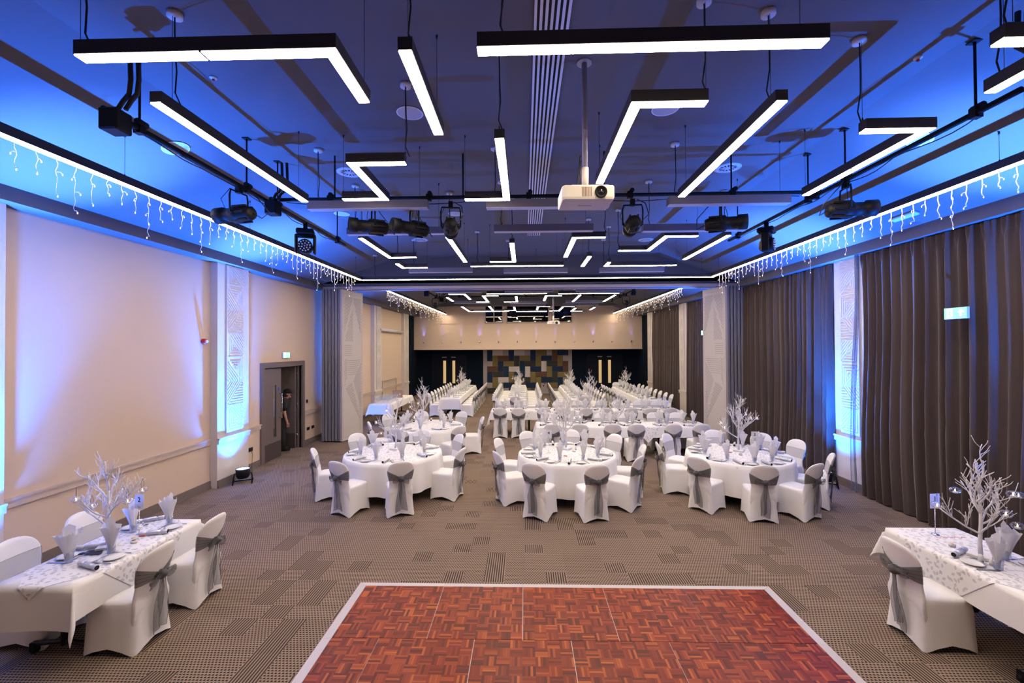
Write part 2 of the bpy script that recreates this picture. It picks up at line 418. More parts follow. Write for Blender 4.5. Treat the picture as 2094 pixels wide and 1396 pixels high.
# far bulkhead with window band
bk = MB()
bk.box(XL - .02, XR + .02, YE, YE + .3, 2.62, 4.12)
W0, W1 = 4.14, 5.2
bays = [(-2.25, -1.20), (-1.02, 1.42), (1.66, 2.74)]
xs = [XL - .02] + [v for p in bays for v in p] + [XR + .02]
for i in range(0, len(xs), 2): bk.box(xs[i], xs[i + 1], YE, YE + .3, 4.12, 5.5)
bk.box(-2.25, 2.74, YE, YE + .3, 5.2, 5.5)
bk.box(XL - .02, XR + .02, YE - .025, YE, 2.62, 2.68)
for xa, xb in ((XL + 1.3, -2.6), (3.05, XR - 1.3)):     # plain framed panels either side of the windows
    bk.box(xa, xb, YE - .03, YE, 4.1, 4.14)
    bk.box(xa, xa + .04, YE - .03, YE, 4.14, 5.1); bk.box(xb - .04, xb, YE - .03, YE, 4.14, 5.1)
bk.box(XL - .02, XR + .02, YE + .3, YW, 2.62, 2.75)
struct(bk.build('wall_bulkhead', WALLM))
for i, (xa, xb) in enumerate(bays):
    r = thing('window_%d' % (i + 1), None, None, ((xa + xb) / 2, YE + .12, 4.14)); struct(r)
    h = (xb - xa) / 2
    g = MB(); g.box(-h, h, -.01, .01, 0, 1.06); g.build('pane', DARKGL, r)
    fm = MB()
    for q in (-h, h - .05): fm.box(q, q + .05, -.06, .02, 0, 1.06)
    fm.box(-h, h, -.06, .02, 0, .05); fm.box(-h, h, -.06, .02, 1.01, 1.06)
    if i == 0: fm.box(-.03, .03, -.06, .02, 0, 1.06)
    fm.build('frame', TRIMM, r)
# dividing beam and its track
bm_ = MB(); bm_.box(XL + .01, XR - .01, YB, YB + .5, 4.60, 4.9)
bm_.add([(XFL, YB, 4.9), (XFR, YB, 4.9), (XFR, YB, ceil_z(XFR)), (3.85, YB, ZC), (-3.73, YB, ZC), (XFL, YB, ceil_z(XFL)),
         (XFL, YB + .5, 4.9), (XFR, YB + .5, 4.9), (XFR, YB + .5, ceil_z(XFR)), (3.85, YB + .5, ZC), (-3.73, YB + .5, ZC), (XFL, YB + .5, ceil_z(XFL))],
        [(0, 1, 2, 3, 4, 5), (11, 10, 9, 8, 7, 6)])
struct(bm_.build('trim_beam', CEILM))
tr = MB()
tr.box(XL + .02, XR - .02, YB - .03, YB + .12, 4.53, 4.60); tr.box(XL + .02, XR - .02, YB + .12, YB + .34, 4.56, 4.60); tr.box(XL + .02, XR - .02, YB + .34, YB + .5, 4.53, 4.60)
struct(tr.build('trim_track', mat('track paint', (.42, .38, .40), .5)))
b2 = MB(); b2.box(XFL, XFR, 22.9 + 1.1, 23.3 + 1.1, 5.02, ZC + .05); struct(b2.build('trim_far_beam', CEILM))

# dado rails, skirting, pilasters
LP = [(4.0, 5.03), (8.63, 9.63), (17.85, 18.75), (22.35, 23.2)]
RP = [(4.0, 4.9), (8.3, 9.2), (17.45, 18.25), (22.05, 22.9)]
XPL, XPR = -6.13, 6.36
def run(spans, x, side):
    d = MB(); k = MB(); s = 1 if side == 'left' else -1
    for (ya, yb) in spans:
        def bx(m, th, z0, z1):
            xa, xb = sorted((x, x + s * th)); m.box(xa, xb, ya, yb, z0, z1)
        bx(d, .035, .87, .975); bx(d, .05, .955, .985); bx(k, .02, 0, .15); bx(k, .035, 0, .035)
    return d, k
segs = []; y = -3.
for a, b_ in LP: segs.append((y, a)); y = b_
segs2 = []
for a, b_ in segs:
    if a < DY0 < b_: segs2 += [(a, DY0 - .13), (DY1 + .13, b_)]
    else: segs2.append((a, b_))
d, k = run(segs2, XL, 'left'); d2, k2 = run(LP, XPL, 'left')
struct(d.build('trim_1', TRIMM)); struct(k.build('baseboard_left', SKIRT))
struct(d2.build('trim_2', PILM)); struct(k2.build('baseboard_pilasters_left', SKIRT))
d, k = run(RP, XPR, 'right'); struct(d.build('trim_3', PILM)); struct(k.build('baseboard_right', SKIRT))
def hatch(m, poly, ang, sp, F, wd=.004, mi=0):
    """engraved lines clipped to a convex polygon; F maps (u,v,depth) to space"""
    ca, sa = math.cos(ang), math.sin(ang)
    ds = [-sa * x + ca * y for x, y in poly]; n = int((max(ds) - min(ds)) / sp)
    for i in range(n):
        dd = min(ds) + (i + .5) * sp; pts = []
        for (x0, y0), (x1, y1) in zip(poly, poly[1:] + poly[:1]):
            a = -sa * x0 + ca * y0 - dd; b = -sa * x1 + ca * y1 - dd
            if a * b < 0: t = a / (a - b); pts.append((x0 + t * (x1 - x0), y0 + t * (y1 - y0)))
        if len(pts) == 2:
            (x0, y0), (x1, y1) = pts; L = math.hypot(x1 - x0, y1 - y0)
            if L < .02: continue
            nx, ny = -(y1 - y0) / L * wd, (x1 - x0) / L * wd
            q = [(x0 + nx, y0 + ny), (x1 + nx, y1 + ny), (x1 - nx, y1 - ny), (x0 - nx, y0 - ny)]
            m.add([F(u, v, 0) for u, v in q] + [F(u, v, .003) for u, v in q], [(4, 5, 6, 7), (0, 1, 5, 4), (1, 2, 6, 5), (2, 3, 7, 6), (3, 0, 4, 7)], mi)
def relief_panel(m, w_, h_, F, sp=.052):
    z = 0; k = 0; s = w_
    while z < h_ - .2:
        t_ = min(s, h_ - z); q = s / 2
        if k % 3 == 0:
            hatch(m, [(0, z), (s, z), (q, z + t_ / 2)], 0, sp, F); hatch(m, [(0, z), (q, z + t_ / 2), (0, z + t_)], PI / 2, sp, F)
            hatch(m, [(0, z + t_), (q, z + t_ / 2), (s, z), (s, z + t_)], -math.atan2(t_, s), sp, F)
        elif k % 3 == 1:
            hatch(m, [(0, z), (s, z + t_), (0, z + t_)], math.atan2(t_, s), sp, F); hatch(m, [(0, z), (s, z), (s, z + t_)], 0, sp, F)
        else:
            hatch(m, [(s, z), (s, z + t_), (q, z + t_ / 2)], PI / 2, sp, F); hatch(m, [(0, z + t_), (s, z + t_), (q, z + t_ / 2)], 0, sp, F)
            hatch(m, [(0, z), (s, z), (0, z + t_)], -math.atan2(t_, s), sp, F)
        z += t_; k += 1
pn = 4
for side, P in (('left', LP), ('right', RP)):
    for (ya, yb) in P:
        r = thing('trim_%d' % pn, None, None, (0, 0, 0)); struct(r); pn += 1
        m = MB(); m.box(*(sorted((XL, XPL)) if side == 'left' else sorted((XPR, XR))), ya, yb, 0, ZS); m.build('pilaster', PILM, r)
        m = MB(); ym = (ya + yb) / 2; hw = (yb - ya) * .27
        x0 = XPL if side == 'left' else XPR; s = 1 if side == 'left' else -1
        xa, xb = sorted((x0, x0 + s * .035)); m.box(xa, xb, ym - hw, ym + hw, 1.06, ZS - .02)
        m.build('relief_panel', PILM, r)
        m = MB(); relief_panel(m, 2 * hw - .04, ZS - 1.14, lambda u, v, dd: (x0 + s * (.036 + dd), ym - hw + .02 + u, 1.09 + v))
        m.build('relief_pattern', GROOVE, r)
# radiator recess frames in the far-left wall (shallow box niches below the dado)
for i, (ya, yb) in enumerate(((15.2, 16.6), (19.3, 21.3))):
    m = MB(); m.box(XL, XL + .012, ya, yb, .98, 1.28); m.box(XL, XL + .05, ya - .06, ya, 0, 1.32); m.box(XL, XL + .05, yb, yb + .06, 0, 1.32); m.box(XL, XL + .05, ya, yb, 1.28, 1.32)
    struct(m.build('trim_niche_%d' % (i + 1), TRIMM))

# side doorway, left wall
dr = struct(thing('door_1', None, None, (XL, 0, 0)))
m = MB()
m.box(-.16, .045, DY0 - .13, DY0, 0, DZ + .13); m.box(-.16, .045, DY1, DY1 + .13, 0, DZ + .13); m.box(-.16, .045, DY0, DY1, DZ, DZ + .13)
m.box(-.12, -.05, DY0, DY0 + .03, 0, DZ); m.box(-.12, -.05, DY1 - .03, DY1, 0, DZ)
m.build('frame', TAUPE, dr)
def leaf(w_, F, parent):
    """a door leaf of width w_ with vision panel; F maps (along, across, z)"""
    def bx(mb, a0, a1, z0, z1, t0, t1):
        v = [F(a, c_, z) for z in (z0, z1) for c_ in (t0, t1) for a in (a0, a1)]
        mb.add(v, [(0, 2, 3, 1), (4, 5, 7, 6), (0, 1, 5, 4), (2, 6, 7, 3), (0, 4, 6, 2), (1, 3, 7, 5)])
    p0, p1, q0, q1 = w_ * .55, w_ * .72, .55, 1.85
    l = MB(); bx(l, 0, p0, .01, 2.27, 0, .045); bx(l, p1, w_, .01, 2.27, 0, .045); bx(l, p0, p1, .01, q0, 0, .045); bx(l, p0, p1, q1, 2.27, 0, .045)
    lo = l.build('leaf', TAUPE, parent)
    g = MB(); bx(g, p0, p1, q0, q1, .018, .026); g.build('vision_pane', GLASS, lo)
    g = MB(); bx(g, 0, w_, .01, .42, .045, .049); g.build('kick_plate', KICK, lo)
    g = MB(); a = w_ - .07
    g.tube([F(a, .045, 1.0), F(a, .11, 1.0), F(a, .11, 1.62), F(a, .045, 1.62)], .012, 8); g.build('pull_handle', STEEL, lo)
    g = MB(); bx(g, w_ * .82, w_ * .9, 1.7, 1.78, .045, .048); g.build('fire_door_disc', mat('blue disc', (.01, .05, .4), .4), lo)
    return lo
leaf(.78, lambda a, c_, z: (-.06 + c_, DY0 + .03 + a, z), dr)
leaf(.88, lambda a, c_, z: (-.1 - a, DY1 - .09 - c_, z), dr)
m = MB()
for z in (.3, 1.15, 2.0): m.tube([(-.09, DY1 - .04, z), (-.09, DY1 - .04, z + .1)], .014, 8)
m.build('hinge', STEEL, dr)
# corridor beyond
m = MB(); m.box(-8.45, -8.3, 9.4, 14.2, 0, 2.7); m.box(-8.3, XL - .15, 9.3, 9.45, 0, 2.7); m.box(-8.3, XL - .15, 13.9, 14.05, 0, 2.7); m.box(-8.4, XL - .15, 9.4, 14.0, 2.6, 2.72)
struct(m.build('wall_corridor', WALLM))
m = MB(); m.box(-7.6, -7.3, 10.3, 11.5, 2.585, 2.6); o = m.build('added_corridor_light', emis('added corridor glow', (1, .93, .8), 1.3)); tag(o, 'added unseen light panel in the corridor ceiling behind the side door', 'light')  # unseen glowing panel, added to light the corridor dimly

# far double doors
for di, x0 in enumerate((-5.45, 3.79)):
    r = struct(thing('door_%d' % (di + 2), None, None, (x0, YW, 0)))
    W_ = 1.93
    m = MB(); m.box(-.1, 0, -.05, 0, 0, 2.36); m.box(W_, W_ + .1, -.05, 0, 0, 2.36); m.box(-.1, W_ + .1, -.05, 0, 2.28, 2.36); m.build('frame', NAVYD, r)
    for sgn in (0, 1):
        xa = 0.01 if sgn == 0 else W_ / 2 + .005; xb = xa + W_ / 2 - .015
        px = (W_ / 2 - .36) if sgn == 0 else (W_ / 2 + .19)
        l = MB(); l.box(xa, px, -.03, -.002, .01, 2.27); l.box(px + .17, xb, -.03, -.002, .01, 2.27); l.box(px, px + .17, -.03, -.002, .01, .62); l.box(px, px + .17, -.03, -.002, 1.97, 2.27)
        lo = l.build('leaf', NAVYD, r)
        g = MB(); g.box(px, px + .17, -.012, -.006, .62, 1.97); g.build('lit_vision_pane', WARMWIN, lo)
        g = MB(); g.box(px - .06, px + .2, -.075, -.03, 2.14, 2.2); g.build('door_closer', mat('closer metal', (.06, .2, .5) if sgn != di else (.2, .2, .2), .3, .6), lo)
# acoustic panel wall
aw = thing('acoustic_panel_wall', 'patchwork wall of navy, olive, brown and grey fabric panels between the dark doors', 'wall panel', (-2.45, YW - .005, 0))
m = MB(); m.box(0, 5.27, -.03, 0, 0, 2.60); m.build('backing_board', mat('grey felt', (.34, .31, .31), .9), aw)
U = .321
COLS = {'N': ('navy', (.006, .022, .058)), 'O': ('olive', (.17, .13, .045)), 'B': ('brown', (.10, .05, .028)), 'G': ('charcoal', (.03, .032, .03)), 'W': ('pale grey', (.52, .48, .46)), 'w': ('grey', (.40, .37, .37))}
LAY = [(0,0,1,2,'N'),(1,0,2,1,'W'),(3,0,1,1,'w'),(4,0,1,2,'N'),(5,0,2,1,'W'),(7,0,1,1,'w'),(8,0,1,2,'N'),(9,0,2,1,'O'),(11,0,1,1,'w'),(12,0,1,2,'B'),(13,0,2,1,'N'),
 (1,1,1,2,'O'),(2,1,2,1,'B'),(5,1,1,2,'G'),(6,1,2,1,'O'),(9,1,1,2,'O'),(10,1,2,1,'N'),(13,1,1,2,'O'),(0,2,1,1,'w'),(2,2,1,2,'N'),(3,2,2,1,'O'),(6,2,1,2,'N'),(7,2,2,1,'G'),(10,2,1,2,'W'),(11,2,2,1,'G'),(14,2,1,2,'B'),
 (0,3,2,1,'B'),(3,3,1,2,'N'),(4,3,2,1,'W'),(7,3,1,2,'W'),(8,3,2,1,'N'),(11,3,1,2,'O'),(12,3,2,1,'N'),(0,4,1,2,'N'),(1,4,2,1,'G'),(4,4,1,2,'O'),(5,4,2,1,'N'),(8,4,1,2,'O'),(9,4,2,1,'B'),(12,4,1,2,'G'),(13,4,2,1,'O'),
 (1,5,1,2,'O'),(2,5,2,1,'W'),(5,5,1,1,'w'),(6,5,2,1,'G'),(9,5,1,2,'O'),(10,5,2,1,'N'),(13,5,1,2,'N'),(0,6,1,1,'w'),(2,6,1,1,'w'),(3,6,2,1,'N'),(5,6,2,1,'B'),(7,6,2,1,'N'),(11,6,2,1,'O'),(0,7,2,1,'G'),(3,7,1,1,'w'),(4,7,1,1,'N'),(6,7,2,1,'O'),(8,7,1,1,'B')]
for (cx_, cy_, cw, chh, k) in LAY:
    nm, colr = COLS[k]
    x0 = .235 + cx_ * U; z1 = 2.575 - cy_ * U
    m = MB(); m.bbox(x0 + .006, x0 + cw * U - .006, -.075, -.03, z1 - chh * U + .006, z1 - .006, .01)
    o = m.build('acoustic_panel', mat(nm + ' felt', colr, .95), aw); o['label'] = nm + ' fabric panel'
m = MB(); m.box(.235 + 10.3 * U, .235 + 10.55 * U, -.04, -.03, .42, .5); m.box(.235 + 10.55 * U, .235 + 10.7 * U, -.04, -.03, .55, .62); m.build('socket_plate', BLACK, aw)

# folding partition stacks
def stack(side):
    s = -1 if side == 'left' else 1
    name = 'folding_partition'
    r = thing(name, 'folded movable wall stack with an engraved pale face, against the %s' % ('beige wall' if side == 'left' else 'curtained wall'), 'partition', ((-5.4 if s < 0 else 5.83), 12.86, 0), 0, 'folded partition stacks')
    for i in range(6 if s < 0 else 5):
        m = MB(); x = s * (.03 + i * .098); xa, xb = sorted((x, x + s * .07))
        m.box(xa, xb, .0, .85, .03, 4.52); 
        o = m.build('folded_panel', PEDGE, r)
        m = MB(); m.box(xa + .02, xb - .02, -.012, .0, .04, 4.50); m.build('edge_seal', mat('seal', (.2, .2, .23), .5), o)
    # angled outer leaf with engraved face
    a = Vector((0, 0, 0)); dirv = Vector((-s * .19, .78, 0)).normalized(); nv = Vector((-s, 0, 0)); nv = (nv - nv.dot(dirv) * dirv).normalized()
    L = 1.02
    m = MB(); cc = a + dirv * L / 2 + nv * .0; m.obox(cc + Vector((0, 0, 2.27)), dirv * L / 2, nv * .03, Vector((0, 0, 2.245)))
    o = m.build('outer_leaf', PART, r)
    m = MB()
    def F(u, v, dd):
        p = a + dirv * (u * L) + nv * (.031 + dd); return (p.x, p.y, .03 + v)
    Fn = lambda u, v, dd: F(u / L, v, dd)
    H = 4.46
    for poly, an, sp in (([(.1, .96), (.5, .96), (.1, .72)], 60, .05), ([(.5, .96), (.9, .96), (.9, .70)], 120, .05), ([(.1, .66), (.5, .66), (.5, .90)], 60, .05),
                         ([(.1, .65), (.45, .65), (.45, .56), (.1, .56)], 0, .06), ([(.25, .545), (.9, .545), (.65, .43), (.25, .43)], 0, .06),
                         ([(.1, .54), (.22, .54), (.22, .42), (.1, .36)], 50, .05), ([(.5, .40), (.9, .52), (.9, .2)], 55, .05), ([(.1, .34), (.45, .38), (.85, .12)], 125, .05),
                         ([(.8, .32), (.92, .32), (.92, .04), (.8, .04)], 0, .05)):
        hatch(m, [(u * L, v * H) for u, v in poly], math.radians(an), sp, Fn, .0045)
    for u0, v0, u1, v1 in ((.05, .02, .95, .02), (.05, .98, .95, .98), (.05, .02, .05, .98), (.95, .02, .95, .98)):
        q = [(u0 * L, v0 * H), (u1 * L, v1 * H)]
        if u0 == u1: pts = [(q[0][0] - .003, q[0][1]), (q[0][0] + .003, q[0][1]), (q[0][0] + .003, q[1][1]), (q[0][0] - .003, q[1][1])]
        else: pts = [(q[0][0], q[0][1] - .003), (q[1][0], q[0][1] - .003), (q[1][0], q[0][1] + .003), (q[0][0], q[0][1] + .003)]
        m.add([Fn(u, v, .002) for u, v in pts], [(0, 1, 2, 3)])
    m.build('engraved_pattern', mat('partition groove', (.30, .27, .26), .8), o)
stack('left'); stack('right')

# curtains
def curtain(ya, yb, xb, label, seed, lean=0.):
    rr = random.Random(seed); m = MB(); n = int((yb - ya) / .014); 
    ph = [rr.uniform(0, 6.28) for _ in range(6)]
    def fold(y_):
        t_ = y_ * 2 * PI
        v = math.sin(t_ / .19 + ph[0] + 1.6 * math.sin(t_ / 1.3 + ph[1])) * .62 + math.sin(t_ / .31 + ph[2]) * .30 + math.sin(t_ / .10 + ph[3]) * .12
        return v
    rows = []; Z = [.02, .35, .8, 1.4, 2.0, 2.7, 3.3, 3.9, 4.2, 4.38, 4.47]
    for z in Z:
        g = (z / 4.47); row = []
        for i in range(n + 1):
            u = i / n; y_ = ya + (yb - ya) * u
            amp = .085 * (1 - .35 * g ** 3); 
            yy = y_ + .04 * math.sin(z * 1.1 + ph[4] + y_ * 2) * (1 - g) + lean * (1 - g) * u
            sm = fold(y_ + .02 * math.sin(z * 1.7 + ph[5])); 
            if z > 4.2: sm = .6 * sm + .4 * math.sin(y_ * 2 * PI / .09)
            row.append((xb - amp * sm - .03 * (1 - g), yy, z))
        rows.append(row)
    m.grid(rows); bk_ = [[(x + .012, y_, z) for x, y_, z in r_] for r_ in rows]; m.grid([r_[::-1] for r_ in bk_])
    o = m.build('curtain', CURT)
    return tag(o, label, 'curtain', 'brown grey full-length curtains')
curtain(4.0, 8.42, 6.30, 'wide brown grey curtain behind the exit sign at the right edge', 1)
curtain(9.2, 13.75, 6.36, 'brown grey curtain between the lit pilaster and folded partition', 2)
curtain(14.1, 17.42, 6.40, 'brown grey curtain just beyond the partition, with small exit sign', 3)
curtain(18.3, 22.0, 6.40, 'farthest brown grey curtain, beside the navy end wall', 4)
m = MB(); rows = []
for z in [.03 + i * .2225 for i in range(21)]:
    rows.append([(6.22 - .04 * math.sin(u * 9 + z * .5), 8.42 + u * .12 * (1.2 - z / 4.5) + .05 * math.sin(z * 1.2), z) for u in [i / 8 for i in range(9)]])
m.grid(rows); tag(m.build('sheer_curtain', sheer('blue grey voile', (.12, .15, .22), .35)), 'thin sheer voile hanging at the edge of the lit pilaster', 'curtain')

# ------------------------------------------------------------------ dance floor
df = thing('dance_floor', 'portable reddish parquet dance floor with a silver edge ramp', 'dance floor', (0, 0, 0))
x0, x1, yt, P9 = -1.86, 2.715, 5.115, .915
for row in range(4):
    yb_ = yt - P9 * (row + 1); ya_ = yt - P9 * row
    xs_ = [x0] + ([x0 + P9 * i for i in range(1, 5)] if row % 2 == 0 else [x0 + P9 * (i + .5) for i in range(5)]) + [x1]
    for a, b_ in zip(xs_, xs_[1:]):
        m = MB(); m.box(.003, b_ - a - .003, .003, P9 - .003, 0.004, .022)
        m.build('floor_panel', PARQ, df, (a, yb_, 0))
m = MB(); yb_ = yt - 4 * P9
m.box(x0, x1, yb_, yt, .001, .017); m.build('joint_metal', ALUM, df)
RW = .10; m = MB()
def ramp(pts):
    (a, b_, c_, d_) = pts; m_ = MB()
    v = [(*a, .0), (*b_, .0), (*c_, .0), (*d_, .0), (*a, .003), (*b_, .003), (*c_, .021), (*d_, .021)]
    m_.add(v, [(0, 3, 2, 1), (4, 5, 6, 7), (0, 1, 5, 4), (1, 2, 6, 5), (2, 3, 7, 6), (3, 0, 4, 7)])
    m_.build('edge_ramp', mat('silver ramp', (.60, .56, .56), .45, .15, bump=(300., .2, .03)), df)
nseg = 5
for i in range(nseg):
    a = x0 + (x1 - x0) * i / nseg; b_ = x0 + (x1 - x0) * (i + 1) / nseg - .002
    oa = a - (RW if i == 0 else 0); ob = b_ + (RW if i == nseg - 1 else 0)
    ramp([(ob, yt + RW), (oa, yt + RW), (a, yt), (b_, yt)])
for i in range(4):
    a = yt - P9 * (i + 1); b_ = yt - P9 * i - .002
    ramp([(x0 - RW, b_ + (RW if i == 0 else 0)), (x0 - RW, a), (x0, a), (x0, b_)])
    ramp([(x1 + RW, a), (x1 + RW, b_ + (RW if i == 0 else 0)), (x1, b_), (x1, a)])

# ------------------------------------------------------------------ suspended linear lights
ZF = 4.63
def canopy_cord(r, x, y, zt, off):
    zc = ceil_z(x)
    m = MB(); m.lathe([(.001, 0), (.055, 0), (.055, .035), (.001, .035)], 14, (off[0], off[1], zc - .037)); m.build('ceiling_rose', OPAL, r)
    m = MB(); cx_, cy_ = off
    m.tube([(cx_, cy_, zc - .03), (cx_ + .004, cy_, zc - .3), (cx_ + .01, cy_ + .01, (zc + zt) / 2 - .1), (cx_ - .01, cy_ + .02, zt + .1), (cx_ + .03, cy_ + .03, zt)], .006, 6); m.build('power_cord', CABLE, r)
def wire(r, x, y, zt, gx, gy):
    zc = ceil_z(gx)
    m = MB(); m.tube([(x, y, zc - .005), (x, y, zt)], .0022, 5); m.lathe([(.009, 0), (.009, .03)], 8, (x, y, zc - .035)); m.lathe([(.008, 0), (.006, .025)], 8, (x, y, zt))
    m.build('suspension_wire', WIRE, r)
def fixture(path, label, lit=True, z=ZF, wd=.092, group='lit linear lights in the near room', H=.095, cord=True, lean=False):
    """path: axis-aligned polyline; one thing with housing, diffuser, wires, cord"""
    x0, y0 = path[0]
    r = thing('linear_light' if lit else 'unlit_batten', label, 'ceiling light', (x0, y0, 0), 0, group)
    P = [(x - x0, y - y0) for x, y in path]
    h = MB(); d = MB(); hw = wd / 2; dw = hw - .007
    n = len(P)
    for i in range(n - 1):
        (xa, ya), (xb, yb) = P[i], P[i + 1]
        horiz = abs(xa - xb) > abs(ya - yb)
        for mb, ww, za, zb in ((h, hw, z + .006, z + H), (d, dw, z, z + .012)):
            if horiz:
                a, b = min(xa, xb), max(xa, xb)
                # the bar owns both its corner squares; the next bar starts past them
                ea = ww if (i > 0 or True) and ((xa < xb and i > 0) or (xa > xb and i < n - 2)) else 0
                eb = ww if ((xa < xb and i < n - 2) or (xa > xb and i > 0)) else 0
                mb.box(a - ea, b + eb, ya - ww, ya + ww, za, zb)
            else:
                a, b = min(ya, yb), max(ya, yb)
                fa = ((ya < yb and i > 0) or (ya > yb and i < n - 2)); fb = ((ya < yb and i < n - 2) or (ya > yb and i > 0))
                mb.box(xa - ww, xa + ww, a + (ww if fa else 0), b - (ww if fb else 0), za, zb)
        # end caps
    h.build('housing', HOUS if lit else BATM, r)
    d.build('diffuser', LITE if lit else OPAL, r)
    ends = [P[0], P[-1]] if n > 2 else [(P[0][0] * .93 + P[1][0] * .07, P[0][1] * .93 + P[1][1] * .07), (P[0][0] * .07 + P[1][0] * .93, P[0][1] * .07 + P[1][1] * .93)]
    L = sum(math.hypot(a[0] - b_[0], a[1] - b_[1]) for a, b_ in zip(P, P[1:]))
    if L > 4:
        k = int(L / 2); ends = [(P[0][0] + (P[-1][0] - P[0][0]) * (i + .15) / (k + .3), P[0][1] + (P[-1][1] - P[0][1]) * (i + .15) / (k + .3)) for i in range(k + 1)]
    for (ex, ey) in ends: wire(r, ex, ey, z + H, x0 + ex, y0 + ey)
    if cord: 
        q = ends[0]; canopy_cord(r, x0 + q[0], 0, z + H, (q[0], q[1] + .02))
    if L > 1.9 and n > 2:
        # dark joint between two sections
        i = max(range(n - 1), key=lambda i: abs(P[i][0] - P[i + 1][0]) + abs(P[i][1] - P[i + 1][1]))
        mx_, my_ = (P[i][0] + P[i + 1][0]) / 2, (P[i][1] + P[i + 1][1]) / 2
        j = MB(); hz = abs(P[i][0] - P[i + 1][0]) > abs(P[i][1] - P[i + 1][1])
        j.box(mx_ - (.006 if hz else hw), mx_ + (.006 if hz else hw), my_ - (hw if hz else .006), my_ + (hw if hz else .006), z - .001, z + .012); j.build('section_joint', HOUS, r)
    return r
NEARL = [
 ([(-2.8, 2.69), (-1.19, 2.69), (-1.19, 3.25)], 'lit L-shaped pendant light at the upper left, long arm facing the camera'),
 ([(-2.75, 3.2), (-2.75, 5.45)], 'long straight lit pendant light just inside the left lighting pipe'),
 ([(-.73, 2.69), (-.73, 3.77)], 'short straight lit pendant light between the two nearest long bars'),
 ([(-.28, 2.71), (1.84, 2.71)], 'long straight lit pendant bar crossing the slot diffuser nearest the camera'),
 ([(1.39, 3.36), (.86, 3.36), (.86, 4.98)], 'lit pendant light shaped like a seven, right of the projector pole'),
 ([(1.95, 3.35), (1.95, 5.47)], 'long straight lit pendant light right of the seven-shaped light'),
 ([(2.92, 3.85), (3.46, 3.85), (3.46, 5.48)], 'lit seven-shaped pendant light beside the right lighting pipe'),
 ([(2.89, 2.74), (4.2, 2.74)], 'lit pendant light cut off by the upper right picture edge'),
 ([(3.41, 3.29), (3.41, 1.9)], 'lit pendant light just below the corner one at the upper right'),
 ([(-1.18, 4.35), (-1.72, 4.35), (-1.72, 5.4), (-2.24, 5.4)], 'lit Z-shaped pendant light left of the slot diffuser'),
 ([(-.21, 3.87), (-.21, 5.47), (-.73, 5.47)], 'lit J-shaped pendant light beside the slot diffuser'),
 ([(-2.75, 7.34), (-2.75, 8.95), (-2.21, 8.95)], 'lit L-shaped pendant light behind the twin black spotlights, arm to the right'),
 ([(-1.27, 7.31), (-1.27, 9.5)], 'straight lit pendant light behind the third black spotlight'),
 ([(-.21, 7.82), (-.21, 9.5), (-.73, 9.5)], 'smaller lit J-shaped pendant light beyond the lighting pipe'),
 ([(1.38, 7.47), (.86, 7.47), (.86, 9.09)], 'lit seven-shaped pendant light beyond and below the projector'),
 ([(1.83, 8.53), (2.4, 8.53), (2.4, 7.46), (2.92, 7.46)], 'lit stepped Z pendant light beyond the pipe, rising to the right'),
 ([(3.43, 7.44), (3.43, 9.48)], 'straight slanting lit pendant light below the far end of the right pipe'),
 ([(1.35, 9.06), (1.35, 10.17)], 'very short lit pendant light right of the smaller seven-shaped one'),
 ([(-2.8, 9.64), (-2.8, 10.13), (-2.24, 10.13)], 'small lit L-shaped pendant light near the dividing beam'),
 ([(-1.21, 10.03), (.9, 10.03)], 'straight lit pendant bar in the middle, near the dividing beam'),
 ([(1.88, 9.73), (1.88, 10.14), (3.48, 10.14)], 'lit L-shaped pendant light near the beam with long arm right'),
 ([(-4.42, 11.93), (5.1, 11.93)], 'longest lit bar running across the room before the dividing beam'),
 ([(-4.47, 2.2), (-4.47, 11.9)], 'long lit perimeter bar with icicle lights above the beige wall'),
 ([(5.04, 2.2), (5.04, 11.85)], 'long lit perimeter bar with icicle lights above the curtains'),
]
for p, l in NEARL: fixture(p, l)
BATS = [((-2.85, 5.76), (-1.26, 5.76), 'in front of the lighting pipe at its left'), ((-.49, 5.8), (1.12, 5.8), 'directly behind the projector'),
 ((1.88, 5.77), (3.43, 5.77), 'in front of the lighting pipe at its right'), ((-.47, 7.0), (1.1, 7.0), 'below the end of the slot diffuser'),
 ((-2.86, 7.07), (-1.26, 7.07), 'behind the twin black spotlights'), ((1.9, 7.08), (3.52, 7.08), 'behind the right-pointing black spotlight'),
 ((-2.82, 10.74), (-1.26, 10.74), 'by the dividing beam, leftmost of three'), ((-.5, 10.91), (1.08, 10.91), 'by the dividing beam, middle of three'),
 ((1.87, 10.94), (3.45, 10.94), 'by the dividing beam, rightmost of three')]
for a, b_, l in BATS: fixture([a, b_], 'unlit grey ceiling batten ' + l, False, z=4.62, wd=.12, group='unlit battens in the near room', H=.11)
